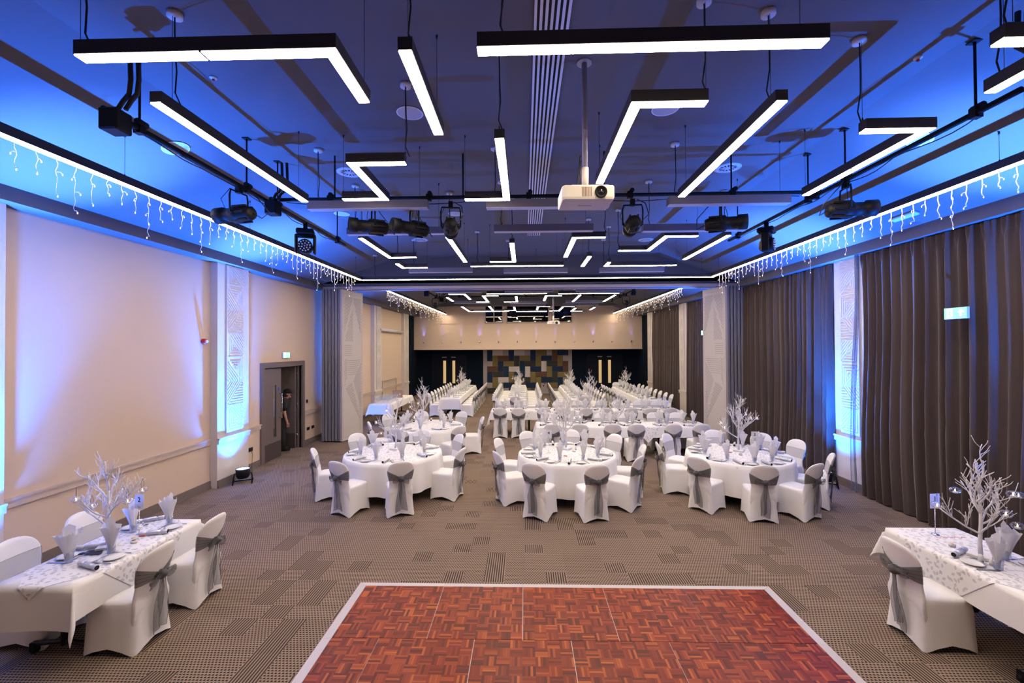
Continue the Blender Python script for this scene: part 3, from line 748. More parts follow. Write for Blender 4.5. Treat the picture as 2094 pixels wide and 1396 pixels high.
FARL = [
 [(-2.63, 15.32), (-2.09, 15.32), (-2.09, 17.05)], [(-1.3, 15.31), (.8, 15.31)], [(1.2, 15.41), (3.32, 15.41)], [(-2.87, 16.38), (-2.87, 17.66)],
 [(-.93, 15.9), (-1.48, 15.9), (-1.48, 18.1), (-1.96, 18.1)], [(-.29, 16.25), (-.29, 18.14), (-.82, 18.14)], [(1.37, 16.03), (.81, 16.03), (.81, 17.72)],
 [(2.02, 15.86), (2.02, 18.18)], [(3.29, 15.95), (3.29, 18.23)], [(-2.85, 20.18), (-2.85, 22.91), (-.8, 22.91)], [(-1.59, 20.11), (-1.59, 22.4)],
 [(-.46, 20.63), (-.46, 22.5), (-.99, 22.5)], [(1.19, 20.46), (.65, 20.46), (.65, 22.26)], [(-.41, 23.21), (1.2, 23.21)],
 [(2.35, 20.56), (1.82, 20.56), (1.82, 22.88), (1.33, 22.88)], [(2.49, 21.39), (2.49, 23.17), (3.04, 23.17)], [(3.35, 21.02), (3.35, 22.43)],
 [(-4.45, 14.1), (-4.45, 24.85)], [(5.04, 14.1), (5.04, 24.85)]]
def shape_word(p):
    return {2: 'straight', 3: 'L-shaped', 4: 'Z-shaped'}[len(p)]
BANDS = [('nearest row', 15.7), ('second row', 17.0), ('third row', 20.9), ('last row', 99)]
cnt = {}
order = sorted(range(17), key=lambda i: (next(k for k, b_ in enumerate(BANDS) if FARL[i][0][1] < b_[1]), FARL[i][0][0]))
lab = {}
for i in order:
    bn = next(b_[0] for b_ in BANDS if FARL[i][0][1] < b_[1]); cnt[bn] = cnt.get(bn, 0) + 1
    lab[i] = 'lit %s far-room pendant light, %s from left in the %s' % (shape_word(FARL[i]), ORD[cnt[bn] - 1], bn)
lab[17] = 'lit perimeter bar with dense icicle lights along the far beige wall'
lab[18] = 'lit perimeter bar with dense icicle lights along the far curtains'
for i, p in enumerate(FARL): fixture(p, lab[i], group='lit linear lights in the far room', cord=(i < 17))
FBAT = [((-2.98, 14.73), (-1.42, 14.73)), ((-.65, 14.76), (.95, 14.76)), ((1.73, 14.73), (3.32, 14.73)), ((-2.96, 18.57), (-1.42, 18.57)), ((-.62, 18.71), (.97, 18.71)),
 ((1.75, 18.59), (3.34, 18.59)), ((-.61, 19.9), (.98, 19.9)), ((1.74, 19.87), (3.34, 19.87)), ((2.54, 23.97), (3.38, 23.97))]
FBL = ['first row, at its left', 'first row, in its middle', 'first row, at its right', 'second row, at its left', 'second row, in its middle', 'second row, at its right', 'third row, in its middle', 'third row, at its right', 'last row, at its right']
for (a, b_), l in zip(FBAT, FBL): fixture([a, b_], 'unlit grey batten in the far room, ' + l, False, z=4.62, wd=.12, group='unlit battens in the far room', H=.11, cord=False)

# icicle strings hanging from the perimeter bars
ICEW = mat('clear wire', (.55, .53, .52), .4)
def icicles(x, ya, yb, label, seed, out):
    rr = random.Random(seed); r = thing('icicle_lights', label, 'string lights', (x, ya, ZF), 0, 'icicle light strings')
    m = MB(); m.tube([(0, i * (yb - ya) / 40, .012 + .006 * math.sin(i)) for i in range(41)], .004, 5); m.build('lead_wire', ICEW, r)
    n = int((yb - ya) / .172)
    pat = [.16, .24, .42, .26, .18, .2, .3, .5, .28, .14]
    for i in range(n):
        L = pat[i % 10] * rr.uniform(.85, 1.15); m = MB(); y0 = (i + .5) * (yb - ya) / n
        k = max(5, int(L / .03)); pts = [(.006 * math.sin(j * 1.7 + i) , .008 * math.sin(j * 1.3 + i), -L * j / k) for j in range(k + 1)]
        m.tube(pts, .0021, 5); m.tube([(p[0] + .004, p[1] - .003, p[2]) for p in pts], .0016, 4)
        nb = max(2, int(L / .11))
        for j in range(nb):
            z = -L * (j + .7) / nb if j < nb - 1 else -L
            dx = rr.choice([-1, 1]) * .03; dy = rr.uniform(-.03, .03)
            if j == nb - 1: dx *= .4
            e = (dx, dy, z - .015)
            m.tube([(0, 0, z), (dx * .6, dy * .6, z + .004), e], .0025, 4)
            m.lathe([(.001, -.014), (.0045, -.010), (.005, -.002), (.0035, .005), (.001, .006)], 6, (e[0], e[1], e[2]), 1)
        m.build('light_strand', [ICEW, BULB], r, (out, y0, 0))
icicles(-4.53, 3.0, 11.7, 'icicle fairy lights hanging under the near bar on the beige wall side', 3, 0)
icicles(5.10, 3.2, 11.7, 'icicle fairy lights hanging under the near bar on the curtain side', 4, 0)
icicles(-4.51, 14.3, 24.4, 'dense icicle fairy lights under the far bar on the beige wall side', 5, 0)
icicles(5.10, 14.3, 24.4, 'dense icicle fairy lights under the far bar on the curtain side', 6, 0)

# ------------------------------------------------------------------ lighting pipes and stage lamps
ZP = 4.80
def clampm(m, p, ax='y'):
    x, y, z = p
    m.box(x - .035, x + .035, y - .03, y + .03, z - .045, z + .045); m.lathe([(.03, -.05), (.03, .05)], 10, (x + .02, y, z + .05), axis='y')
def pipe_rig(xl, xr, ya, yb, yc, label, zc=ZP):
    r = thing('lighting_pipe_rig', label, 'lighting rig', (0, 0, 0), 0, 'black ceiling pipe rigs')
    for x, s in ((xl, 1), (xr, -1)):
        m = MB(); m.tube([(x, ya, zc), (x, yb, zc)], .026, 10); clampm(m, (x, yc, zc)); m.build('side_pipe', BLACK, r)
    m = MB(); m.tube([(xl, yc, zc + .05), (xr, yc, zc + .05)], .026, 10)
    for i in range(5): clampm(m, (xl + (xr - xl) * (i + .6) / 5.4, yc, zc + .05))
    m.build('cross_pipe', BLACK, r)
    n = 0
    for x in (xl, xr):
        for y in (ya + .35, ya + 1.9, yc + .15, yb - .35):
            zz = ceil_z(x); m = MB(); m.tube([(x, y, zc), (x, y, zz)], .011, 6); m.box(x - .04, x + .04, y - .04, y + .04, zz - .012, zz); clampm(m, (x, y, zc)); m.build('hanger_rod', BLACK, r); n += 1
    for x in [xl + (xr - xl) * f for f in (.12, .36, .62, .85)]:
        zz = ceil_z(x); m = MB(); m.tube([(x, yc, zc + .05), (x, yc, zz)], .011, 6); m.build('hanger_rod', BLACK, r)
    m = MB()
    for x in (xl, xr):
        pts = [(x + .03 * math.sin(i * .9), ya + .3 + (yb - ya - .6) * i / 30, zc - .03 - .03 * abs(math.sin(i * .55))) for i in range(31)]; m.tube(pts, .006, 5)
    pts = [(xl + .2 + (xr - xl - .4) * i / 40, yc + .02, zc + .02 - .05 * abs(math.sin(i * .4))) for i in range(41)]; m.tube(pts, .006, 5)
    m.build('draped_cable', CABLE, r)
pipe_rig(-3.5, 3.92, 3.55, 8.5, 6.0, 'black pipe rig carrying the stage lights in the near room')
pipe_rig(-3.5, 3.92, 15.6, 20.0, 18.0, 'black pipe rig hanging in the far room')

def ellipsoidal():
    r = thing('stage_spotlight', '', 'stage light')
    m = MB(); m.lathe([(.001, -.20), (.07, -.20), (.085, -.17), (.09, -.05), (.105, -.02), (.105, .06), (.085, .075), (.08, .2), (.1, .21), (.1, .32), (.085, .325), (.08, .29), (.001, .28)], 14, (0, 0, 0), axis='y')
    m.box(-.125, .125, -.02, .03, -.02, .02)
    for a in range(6):
        an = a * PI / 3; m.box(math.cos(an) * .1 - .012, math.cos(an) * .1 + .012, -.15, .05, math.sin(an) * .1 - .012, math.sin(an) * .1 + .012)
    m.build('lamp_body', BLACK, r)
    m = MB(); m.lathe([(.001, .295), (.078, .29)], 14, (0, 0, 0), axis='y', cap=False); m.build('front_lens', LENS, r)
    m = MB(); m.tube([(-.13, 0, 0), (-.135, 0, .2), (-.12, 0, .27), (.12, 0, .27), (.135, 0, .2), (.13, 0, 0)], .011, 8); m.box(-.03, .03, -.03, .03, .26, .35); m.build('yoke', BLACK, r)
    m = MB(); m.tube([(.0, -.2, 0), (.04, -.3, -.06), (.16, -.3, .05), (.15, -.12, .25), (.05, -.05, .33)], .006, 6); m.tube([(-.1, .1, .05), (-.16, .1, .15), (-.08, .05, .3)], .004, 5); m.build('power_lead', CABLE, r)
    return r
E_ = Stamp(ellipsoidal)
def spot(x, y, rz, label, zpipe=ZP): E_.put((x, y, zpipe - .36), rz, label, 'black stage spotlights')
spot(-3.5, 5.3, PI / 2 - .2, 'black stage spotlight hanging under the left pipe, aimed across')
spot(-2.08, 6.02, PI / 2 + .5, 'black stage spotlight on the cross pipe, leftmost of the pair', ZP + .02)
spot(-1.5, 5.98, PI / 2 + .7, 'black stage spotlight on the cross pipe, right one of the pair', ZP - .02)
spot(-1.0, 6.0, .15, 'small black stage spotlight facing away beside the slot diffuser')
spot(1.48, 6.0, -.1, 'small black stage spotlight facing away right of the projector')
spot(2.66, 6.0, -PI / 2 - .35, 'black stage spotlight on the cross pipe pointing right')
spot(3.92, 5.45, -PI / 2 - .2, 'black stage spotlight under the right pipe, pointing right')
spot(-3.5, 17.3, .2, 'small black spotlight on the left pipe of the far rig', ZP)
spot(3.92, 17.0, -.2, 'small black spotlight on the right pipe of the far rig', ZP)
def moving_head():
    r = thing('moving_head_light', '', 'stage light')
    m = MB(); m.bbox(-.13, .13, -.12, .12, .16, .25, .02); m.box(-.03, .03, -.03, .03, .25, .36); m.build('base', BLACK, r)
    m = MB(); m.bbox(-.155, -.115, -.06, .06, -.14, .14, .015); m.bbox(.115, .155, -.06, .06, -.14, .14, .015); m.bbox(-.155, .155, -.06, .06, .12, .165, .015); m.build('yoke', BLACK, r)
    m = MB(); m.lathe([(.001, .1), (.07, .1), (.11, .05), (.112, -.09), (.105, -.11), (.1, -.1), (.001, -.1)], 18, (0, 0, -.03), axis='y'); h = m.build('lamp_head', BLACK, r)
    m = MB(); k = 0
    for ring, cnt_ in ((0, 1), (.042, 6), (.08, 12)):
        for j in range(cnt_):
            a = 2 * PI * j / cnt_ + ring * 9; m.lathe([(.001, -.118), (.014, -.116), (.016, -.108), (.001, -.1)], 8, (ring * math.cos(a) , 0, -.03 + ring * math.sin(a)), axis='y')
    m.build('led_lens', mat('led lens', (.5, .5, .52), .1, .6), h)
    return r
MH = Stamp(moving_head)
MH.put((-3.5, 6.95, ZP - .36), .35, 'round-lensed black moving head light under the left pipe', 'black moving head lights')
MH.put((3.92, 7.2, ZP - .36), .9, 'black moving head light under the right pipe', 'black moving head lights')
def pipe_box():
    r = thing('power_box', '', 'power box')
    m = MB(); m.bbox(-.08, .08, -.08, .08, -.19, -.01, .012); m.build('case', BLACK, r)
    m = MB()
    for dx in (-.03, .04): m.tube([(dx, .05, .03), (dx + .02, .08, .12), (dx + .1, .05, .16), (dx + .16, 0, .25), (dx + .15, 0, .52)], .018, 8)
    m.build('cable_loom', CABLE, r)
    return r
PB = Stamp(pipe_box)
PB.put((-3.42, 3.58, ZP), 0, 'black power box at the near end of the left pipe', 'black boxes on the pipes')
PB.put((-3.42, 5.9, ZP), 0, 'black power box where the left and cross pipes meet', 'black boxes on the pipes')
PB.put((3.95, 3.42, ZP), PI, 'black power box at the near end of the right pipe', 'black boxes on the pipes')
PB.put((-3.5, 15.7, ZP), 0, 'black box at the near end of the far rig, wall side', 'black boxes on the pipes')
PB.put((3.92, 15.9, ZP), 0, 'black box at the near end of the far rig, curtain side', 'black boxes on the pipes')
PB.put((-3.35, 17.8, ZP), 0, 'black box halfway along the far rig, wall side', 'black boxes on the pipes')

# projectors
def projector(loc, zc, label, s=1.):
    r = thing('projector', label, 'projector', loc, .04, 'ceiling projectors')
    m = MB(); W_, D_, H_ = .235, .17, .062
    prof = [(-W_ + .02, -D_), (W_ - .01, -D_), (W_, -D_ + .02), (W_, D_), (-W_, D_), (-W_, -D_ + .03)]
    m.loft([[(x, y, -H_) for x, y in [(a * .97, b_ * .97) for a, b_ in prof]], [(x, y, -H_ + .02) for x, y in prof], [(x, y, H_ - .01) for x, y in prof], [(x * .97, y * .97, H_) for x, y in prof]])
    m.build('case', PROJM, r)
    m = MB(); m.lathe([(.055, 0), (.055, -.012), (.046, -.014), (.04, -.004), (.02, .0), (.001, .0)], 24, (.11, -D_ - .001, 0), axis='y', cap=False)
    m.build('lens_ring', BLACK, r)
    m = MB(); m.lathe([(.03, 0), (.02, -.008), (.001, -.010)], 16, (.11, -D_ - .002, 0), axis='y', cap=False); m.build('lens_glass', LENS, r)
    m = MB()
    for i in range(7): m.box(-.06 + i * .0135, -.053 + i * .0135, -D_ - .002, -D_ + .004, -.04, .045)
    m.build('vent_slots', mat('vent brown', (.25, .16, .1), .8), r)
    m = MB(); m.box(-.14, .2, -.1, .1, H_ + .012, H_ + .027); m.box(-.06, .06, -.06, .06, H_, H_ + .012)
    m.tube([(0, 0, H_ + .02), (0, 0, H_ + .22)], .032, 14); m.build('mount_plate', PROJM, r)
    m = MB(); m.tube([(0, 0, H_ + .2), (0, 0, zc - loc[2])], .026, 14); m.lathe([(.07, 0), (.07, -.015)], 16, (0, 0, zc - loc[2])); m.build('drop_pole', mat('pole paint', (.35, .33, .38), .4, .3), r)
    m = MB(); m.tube([(-.05, .05, H_ + .01), (-.05, .04, H_ + .12), (-.035, .03, H_ + .3)], .006, 6); m.tube([(-.1, .1, H_), (-.07, .06, H_ + .04), (-.04, .03, H_ + .35)], .005, 6); m.build('signal_cable', CABLE, r)
    return r
pj = projector((.575, 4.1, 4.175), ZC, 'cream ceiling projector on a long pole in the near room')
tcu = bpy.data.curves.new('maker_lettering', 'FONT'); tcu.body = 'Panasonic'; tcu.size = .034; tcu.align_x = 'CENTER'; tcu.extrude = .0004
tcu.materials.append(mat('grey lettering', (.12, .11, .12), .5)); to = text_mesh('maker_lettering', tcu); to.parent = pj; to.location = (0, .03, -.0635); to.rotation_euler = (PI, 0, 0)
projector((1.16, 17.5, 3.72), ZC, 'small cream projector on a pole in the far room', .9)

# ceiling slot diffuser, grilles, loudspeakers, sprinklers
r = thing('slot_diffuser', 'long white ceiling slot diffuser with dark parallel slots', 'air vent', (.235, 0, ZC))
m = MB(); m.box(-.145, .145, -1., 10.45, -.012, 0.); m.build('black_backing', BLACK, r)
for i in range(7):
    x = -.142 + i * .0445; m = MB(); m.box(x, x + .0225, -1., 10.45, -.022, -.010); m.build('slat', mat('white slat', (.88, .86, .86), .4), r)
def grille():
    r = thing('ceiling_vent', '', 'air vent')
    m = MB(); m.lathe([(.19, 0), (.19, -.008), (.13, -.014), (.12, -.004), (.12, 0)], 28, cap=False); m.build('rim', OPAL, r)
    m = MB(); m.lathe([(.001, -.003), (.125, -.003)], 28, cap=False); m.build('dark_core', BLACK, r)
    m = MB()
    for i in range(12):
        a = i * PI / 6; d_ = Vector((math.cos(a), math.sin(a), 0)); n_ = Vector((-d_.y, d_.x, 0)); m.obox(d_ * .08 + Vector((0, 0, -.008)), d_ * .045, n_ * .009, Vector((0, 0, .002)))
    m.lathe([(.03, -.012), (.03, -.002)], 12); m.build('vane', OPAL, r)
    return r
G_ = Stamp(grille)
for (x, y, l) in ((3.05, 6.63, 'round swirl vent right of the seven-shaped light'), (-2.63, 6.57, 'round swirl vent behind the Z-shaped light'),
                  (-2.55, 10.8, 'round swirl vent behind the twin spotlights'), (3.05, 11.07, 'round swirl vent near the beam on the curtain side')):
    G_.put((x, y, ceil_z(x) - .001), 0, l, 'round swirl vents')
def speaker():
    r = thing('ceiling_speaker', '', 'loudspeaker')
    m = MB(); m.lathe([(.145, 0), (.15, -.006), (.142, -.01), (.135, -.006)], 30, cap=False); m.build('trim_ring', mat('speaker trim', (.85, .84, .86), .4), r)
    m = MB(); m.lathe([(.137, -.006), (.001, -.007)], 30, cap=False); m.build('mesh_grille', mat('speaker mesh', (.5, .48, .5), .7), r)
    return r
S_ = Stamp(speaker)
for (x, y, l) in ((-1.28, 4.92, 'round ceiling loudspeaker beside the short straight light'), (1.59, 4.94, 'round ceiling loudspeaker partly hidden by the seven-shaped light'),
                  (-4.28, 5.28, 'round ceiling loudspeaker on the wall-side slope'), (4.6, 5.24, 'round ceiling loudspeaker on the curtain-side slope'), (-1.35, 8.7, 'round ceiling loudspeaker behind the third spotlight'), (-3.6, 8.6, 'round ceiling loudspeaker by the end of the left pipe')):
    o = S_.put((x, y, ceil_z(x) - .002), 0, l, 'round ceiling loudspeakers')
    if x < -3.73: o.rotation_euler = (0, -math.atan(.335), 0)
    if x > 3.85: o.rotation_euler = (0, math.atan(.335), 0)
for (x, y, l) in ((-3.03, 4.2, 'small red and white ceiling detector on the wall side'), (3.65, 4.14, 'small red and white ceiling detector on the curtain side')):
    r = thing('fire_detector', l, 'detector', (x, y, ceil_z(x)), 0, 'ceiling fire detectors'); m = MB(); m.lathe([(.035, 0), (.035, -.01), (.02, -.02)], 14); m.build('base', OPAL, r)
    m = MB(); m.lathe([(.012, -.02), (.014, -.035), (.001, -.04)], 10); m.build('sensor', RED, r)
for y, l in ((6.9, 'pale emergency light box on the slope above the curtains'),):
    m = MB(); m.bbox(-.05, .05, -.22, .22, -.04, 0, .01); o = m.build('emergency_light', OPAL, None, (5.85, y, ceil_z(5.85))); o.rotation_euler = (0, math.atan(.335), 0); tag(o, l, 'emergency light')

# ------------------------------------------------------------------ floor uplights
def par():
    r = thing('floor_uplight', '', 'uplight')
    m = MB(); m.lathe([(.001, .10), (.10, .10), (.13, .16), (.135, .29), (.128, .295), (.12, .285)], 20, cap=False); m.lathe([(.001, .1), (.1, .1)], 20, cap=False); m.build('can', BLACK, r)
    m = MB(); m.lathe([(.122, .285), (.001, .287)], 20, cap=False); m.build('front_glass', emis('uplight glass', (.5, .7, 1.), 4.0), r)
    for s in (-1, 1):
        m = MB(); m.tube([(s * .15, 0, .19), (s * .165, .02, .1), (s * .17, .14, .008), (s * .17, -.16, .008), (s * .165, -.02, .12), (s * .15, 0, .19)], .012, 6); m.build('bracket', BLACK, r)
    m = MB(); m.tube([(-.15, 0, .19), (.15, 0, .19)], .01, 6); m.tube([(.17, .14, .01), (-.17, .14, .01)], .012, 6); m.build('cross_bar', BLACK, r)
    return r
P_ = Stamp(par)
PL = ['black floor uplight at the foot of the pilaster by the side door', None, 'black floor uplight behind round table 3 at the curtains', None, 'black floor uplight behind the folded partition, by the glasses table', None]
for (x, y, z), l in zip(CANS, PL):
    if l: P_.put((x, y, 0), .5 if x < 0 else -.5, l, 'black floor uplights')
m = MB(); m.tube([(-5.8, 9.2, .12), (-5.95, 9.5, .03), (-6.2, 9.85, .08), (-6.24, 9.95, .35), (-6.255, 9.93, .45)], .005, 6); tag(m.build('power_cable', CABLE), 'thin black lead from floor uplight to wall socket', 'cable')
# wall sockets and switches
def plate(x, y, z, s, label, hw=.075, hh=.045, n=2):
    r = thing('wall_socket', label, 'socket', (x, y, z), 0, 'dark wall sockets and switches')
    m = MB(); a, b_ = sorted((0, s * .012)); m.box(a, b_, -hw, hw, -hh, hh); m.build('plate', mat('dark bronze plate', (.03, .026, .028), .35, .4), r)
    m = MB(); a, b_ = sorted((s * .012, s * .016))
    for i in range(n): c_ = -hw / 2 + i * hw if n > 1 else 0; m.box(a, b_, c_ - .018, c_ + .018, -.02, .02)
    m.build('insert', BLACK, r)
plate(XL, 9.93, .47, 1, 'dark double socket low on the wall beside the lit pilaster')
plate(XL, 12.55, 1.25, 1, 'dark switch plate above the dado rail by the side door', .045, .045, 1)
plate(XL, 12.62, .45, 1, 'dark socket low on the wall, nearer the side door'); plate(XL, 12.9, .45, 1, 'dark socket low on the wall, nearer the partition')
# fire sounder
r = thing('fire_alarm_sounder', 'round red fire alarm with clear beacon on the beige wall', 'alarm', (XL, 8.42, 2.93))
m = MB(); m.lathe([(.05, 0), (.052, .05), (.045, .08)], 20, axis='x'); m.build('body', RED, r)
m = MB(); m.lathe([(.03, .08), (.028, .1), (.001, .11)], 14, axis='x'); m.build('beacon', mat('clear beacon', (.75, .7, .75), .1), r)
# exit signs
def exit_sign(x, y, z, L, H, s, label, arrow=True):
    r = thing('exit_sign', label, 'exit sign', (x, y, z), 0, 'green exit signs')
    def bx(m, y0, y1, z0, z1, d0, d1):
        a, b_ = sorted((s * d0, s * d1)); m.box(a, b_, y0, y1, z0, z1)
    m = MB(); bx(m, -L / 2, L / 2, -H / 2, H / 2, 0, .035); m.build('case', mat('sign case', (.5, .5, .52), .5), r)
    m = MB(); bx(m, -L / 2 + .004, L / 2 - .004, -H / 2 + .004, H / 2 - .004, .035, .038); m.build('green_face', GREEN, r)
    e = -s   # seen from the room, text direction
    m = MB(); q = lambda u: u * L / 2 * (1 if s < 0 else -1) * -1
    def rect(u0, u1, v0, v1):
        a, b_ = sorted((u0 * L / 2, u1 * L / 2)); bx(m, a, b_, v0 * H / 2, v1 * H / 2, .038, .040)
    near = -1   # towards the camera
    f_ = 1 if s < 0 else -1   # +y maps to picture left on the right wall
    def R(u0, u1, v0, v1): rect(u0 * -f_, u1 * -f_, v0, v1)
    bk2 = MB(); a, b_ = sorted((s * -(.50 if s < 0 else .0), 0)); bk2.box(a, b_, -.01, .01, H / 2 - .03, H / 2 - .01); bk2.build('mount_arm', BLACK, r) if s < 0 else None
    # door with running figure
    R(-.75, -.22, -.8, .85)
    # arrow up
    R(.42, .58, -.6, .2)
    for i in range(6): wv = .28 * (1 - i / 6.); R(.5 - wv, .5 + wv, .1 + i * .1, .2 + i * .1)
    m.build('pictogram', SIGNW, r)
    m = MB(); s2 = s
    def G(u0, v0, u1, v1, wd):
        p = Vector((0, u0 * -f_ * L / 2, v0 * H / 2)); q2 = Vector((0, u1 * -f_ * L / 2, v1 * H / 2)); d_ = (q2 - p) / 2; n_ = Vector((0, -d_.z, d_.y)).normalized() * wd
        m.obox((p + q2) / 2 + Vector((s * .0405, 0, 0)), d_, n_, Vector((.001, 0, 0)))
    G(-.42, .45, -.5, -.05, .008); G(-.5, -.05, -.38, -.35, .006); G(-.38, -.35, -.45, -.65, .005); G(-.5, -.05, -.62, -.3, .006); G(-.62, -.3, -.78, -.3, .005); G(-.43, .35, -.28, .15, .005); G(-.44, .35, -.58, .2, .005)
    m.sphere((s * .0405, -.36 * -f_ * L / 2, .62 * H / 2), .008, 8, 4); m.build('running_figure', GREEN, r)
exit_sign(6.10, 6.36, 3.235, .33, .16, -1, 'green lit exit sign with running figure in front of the near curtain')
exit_sign(6.12, 15.15, 3.23, .33, .16, -1, 'small green lit exit sign on the curtain beyond the partition')
exit_sign(XL, 11.4, 2.60, .33, .15, 1, 'green lit exit sign above the side door')
# roller screen and small boxes in the far room
r = thing('projection_screen', 'white roll-up projection screen case on the far beige wall', 'screen', (XL + .1, 20.4, 3.55))
m = MB(); m.lathe([(.075, -1.75), (.075, 1.75)], 14, axis='y'); m.build('case', OPAL, r)
m = MB(); m.lathe([(.08, -1.79), (.08, -1.75)], 14, axis='y'); m.box(-.1, 0, -1.7, -1.66, -.02, .02); m.box(-.1, 0, 1.66, 1.7, -.02, .02); m.build('end_bracket', BLACK, r)
# small spot lamps along the far bulkhead
def wallspot():
    r = thing('wall_spotlight', '', 'wall light')
    m = MB(); m.lathe([(.03, -.0), (.03, -.02)], 12, axis='y'); m.tube([(0, -.02, 0), (0, -.07, .01)], .008, 6); m.lathe([(.001, -.04), (.028, -.04), (.03, .05), (.001, .05)], 12, (0, -.08, .03)); m.build('lamp', STEEL, r)
    m = MB(); m.lathe([(.026, .0505), (.001, .052)], 12, (0, -.08, .03), cap=False); m.build('lit_lens', emis('blue lens', (.12, .2, 1.), 6., False), r)
    return r
WS = Stamp(wallspot)
for i in range(12):
    x = -5.73 + i * 1.068
    WS.put((x, YE, 3.03), 0, 'small blue-glowing spotlight on the far beige bulkhead, %s from the left' % ORD[i], 'row of wall spotlights')
    uplight_lamp('wall_spot_beam', (x, YE - .09, 3.16), (x, YE - .02, 4.0), (48. if i in (0, 3, 9) else 24.), (.22, .2, 1.), 34, .9, .02)

# ------------------------------------------------------------------ covered chairs
def back_ring(z, grow=0., n=28, sub=None):
    prof = [(.20, .185), (.30, .196), (.40, .199), (.48, .186), (.55, .176), (.62, .186), (.70, .204), (.76, .212), (.80, .211), (.84, .200), (.87, .183), (.895, .158), (.915, .122), (.925, .085), (.931, .04), (.933, .006)]
    z_ = min(max(z, .20), .933)
    for (a, wa), (b_, wb) in zip(prof, prof[1:]):
        if a <= z_ <= b_: w_ = wa + (wb - wa) * (z_ - a) / (b_ - a); break
    th = .026 if z < .9 else .026 * max(.25, math.sqrt(max(0, (.935 - z) / .035)))
    yc = -.205 - .125 * max(0, (z - .45) / .48) ** 1.1
    ex = .8 if z > .6 else .8 - .42 * (.6 - max(z, .42)) / .18
    if z < .42: yc = -.263 - .022 * ((.415 - min(z, .415)) / .415) ** 1.4 + .03 + th - .003 + .042 * ((.42 - z) / .22) ** 1.2
    elif z < .5: yc = yc + (-.263 + .03 + th - .003 - yc) * (.5 - z) / .08
    pts = []
    for k in range(n):
        a = 2 * PI * k / n; cx_, sy = math.cos(a), math.sin(a)
        x = (abs(cx_) ** ex) * (1 if cx_ > 0 else -1) * (w_ + grow); yy = (abs(sy) ** ex) * (1 if sy > 0 else -1) * (th + grow)
        pts.append((x, yc + yy - .03 + .035 * (x / .2) ** 2 * min(1, max(0, (z - .40) / .16)), z))
    return pts
def make_chair(var):
    rr = random.Random(40 + var)
    t = thing('banquet_chair', '', 'chair')
    N = 40; rings = []
    def per(sx, yf, yb_, z, arch=0., pull=0.):
        pts = []
        for k in range(N):
            a = 2 * PI * k / N; cx_, sy = math.cos(a), math.sin(a)
            p_ = .34 if arch else .42
            x = (abs(cx_) ** p_) * (1 if cx_ > 0 else -1); yy = (abs(sy) ** p_) * (1 if sy > 0 else -1)
            c_ = 1 - min(1., min(abs(x), abs(yy)) / .86) ** 1.9
            f_ = 1 - pull * c_
            ym = (yf + yb_) / 2; yh = (yf - yb_) / 2
            sx_ = sx * (1 - .07 * max(0, -yy) * (1 if z > .38 else max(0, z / .38)))
            pts.append((x * sx_ * f_, ym + yy * yh * f_, z + arch * c_ * (1.15 if abs(cx_) > abs(sy) else 1.)))
        return pts
    rings.append(per(.10, .10, -.12, .487)); rings.append(per(.17, .19, -.19, .484)); rings.append(per(.198, .222, -.215, .474)); rings.append(per(.207, .236, -.235, .452))
    rings.append(per(.203, .236, -.263, .415, .0, .0))
    for t_ in (.12, .3, .5, .7, .86, .96, 1.):
        rings.append(per(.206 + (.235 - .206) * t_ ** 1.3, .236 + .012 * t_, -.263 - .022 * t_ ** 1.4, .415 * (1 - t_) + .001, .062 * t_ ** 1.6, .055 * math.sin(min(1, t_) * PI * .62)))
    m = MB(); m.loft(rings[::-1], cap=False, smooth=True); m.add(rings[0], [list(range(N))], 0, True)
    m.build('seat_cover', WHITE, t)
    m = MB(); Zs = [.20, .26, .32, .38, .42, .45, .48, .52, .56, .60, .64, .68, .72, .76, .80, .83, .86, .885, .905, .918, .926, .931, .933]
    m.loft([back_ring(z) for z in Zs], cap=True, smooth=True); m.build('back_cover', WHITE, t)
    # sash band: flat across the front, gathered into the knot behind
    kz = .645 + rr.uniform(-.012, .012); n = 44; lv = 9; rows = []
    for i in range(lv):
        u = i / (lv - 1); row = []
        for k in range(n):
            a = 2 * PI * k / n; sy = math.sin(a)
            q = back_ring(.68, .0, n)[k]; xr = min(1, abs(q[0]) / .2)
            if sy > 0: zt, zb = .775 + rr.uniform(-.001, .001), .605
            else:
                e = xr ** 1.1; zt = kz + .022 + (.775 - kz - .022) * e; zb = kz - .022 + (.605 - kz + .022) * e
            z = zb + (zt - zb) * u; p = back_ring(z, .004, n)[k]
            pl = (.006 * math.sin(u * 16 + var)) * (1 - xr) if sy < 0 else 0
            row.append((p[0], p[1] - (abs(pl) + .002 * (1 - xr) if sy < 0 else -.0), z))
        rows.append(row + [row[0]])
    m = MB(); m.grid([r_[:n // 2 + 1] for r_ in rows], 2); m.grid([r_[n // 2:] for r_ in rows], 0)
    for row in (rows[0], rows[-1]): m.tube(row, .0013, 4, 1, cap=False)
    for u in (2, 4, 6):
        half = [p for k, p in enumerate(rows[u]) if PI < 2 * PI * k / n < 2 * PI]; m.tube(half, .0014, 4, 1, cap=False)
    band = m.build('sash', [ORG, ORGEDGE, ORGF], t)
    ky = back_ring(kz, 0, 28)[21][1] - .028
    m = MB(); R_n = []
    for i in range(7):
        ph = PI * i / 6; ring = []
        for k in range(12):
            a = 2 * PI * k / 12; rad = .048 * math.sin(ph) * (1 + .28 * math.sin(a * 3 + i * 1.7 + var)) + .001
            ring.append((rad * math.cos(a) * 1.1, ky - .006 + .9 * rad * math.sin(a), kz - .045 * math.cos(ph) + .004 * math.sin(a * 5)))
        R_n.append(ring)
    m.loft(R_n, smooth=True)
    m.build('knot', ORGD, band)
    m = MB()
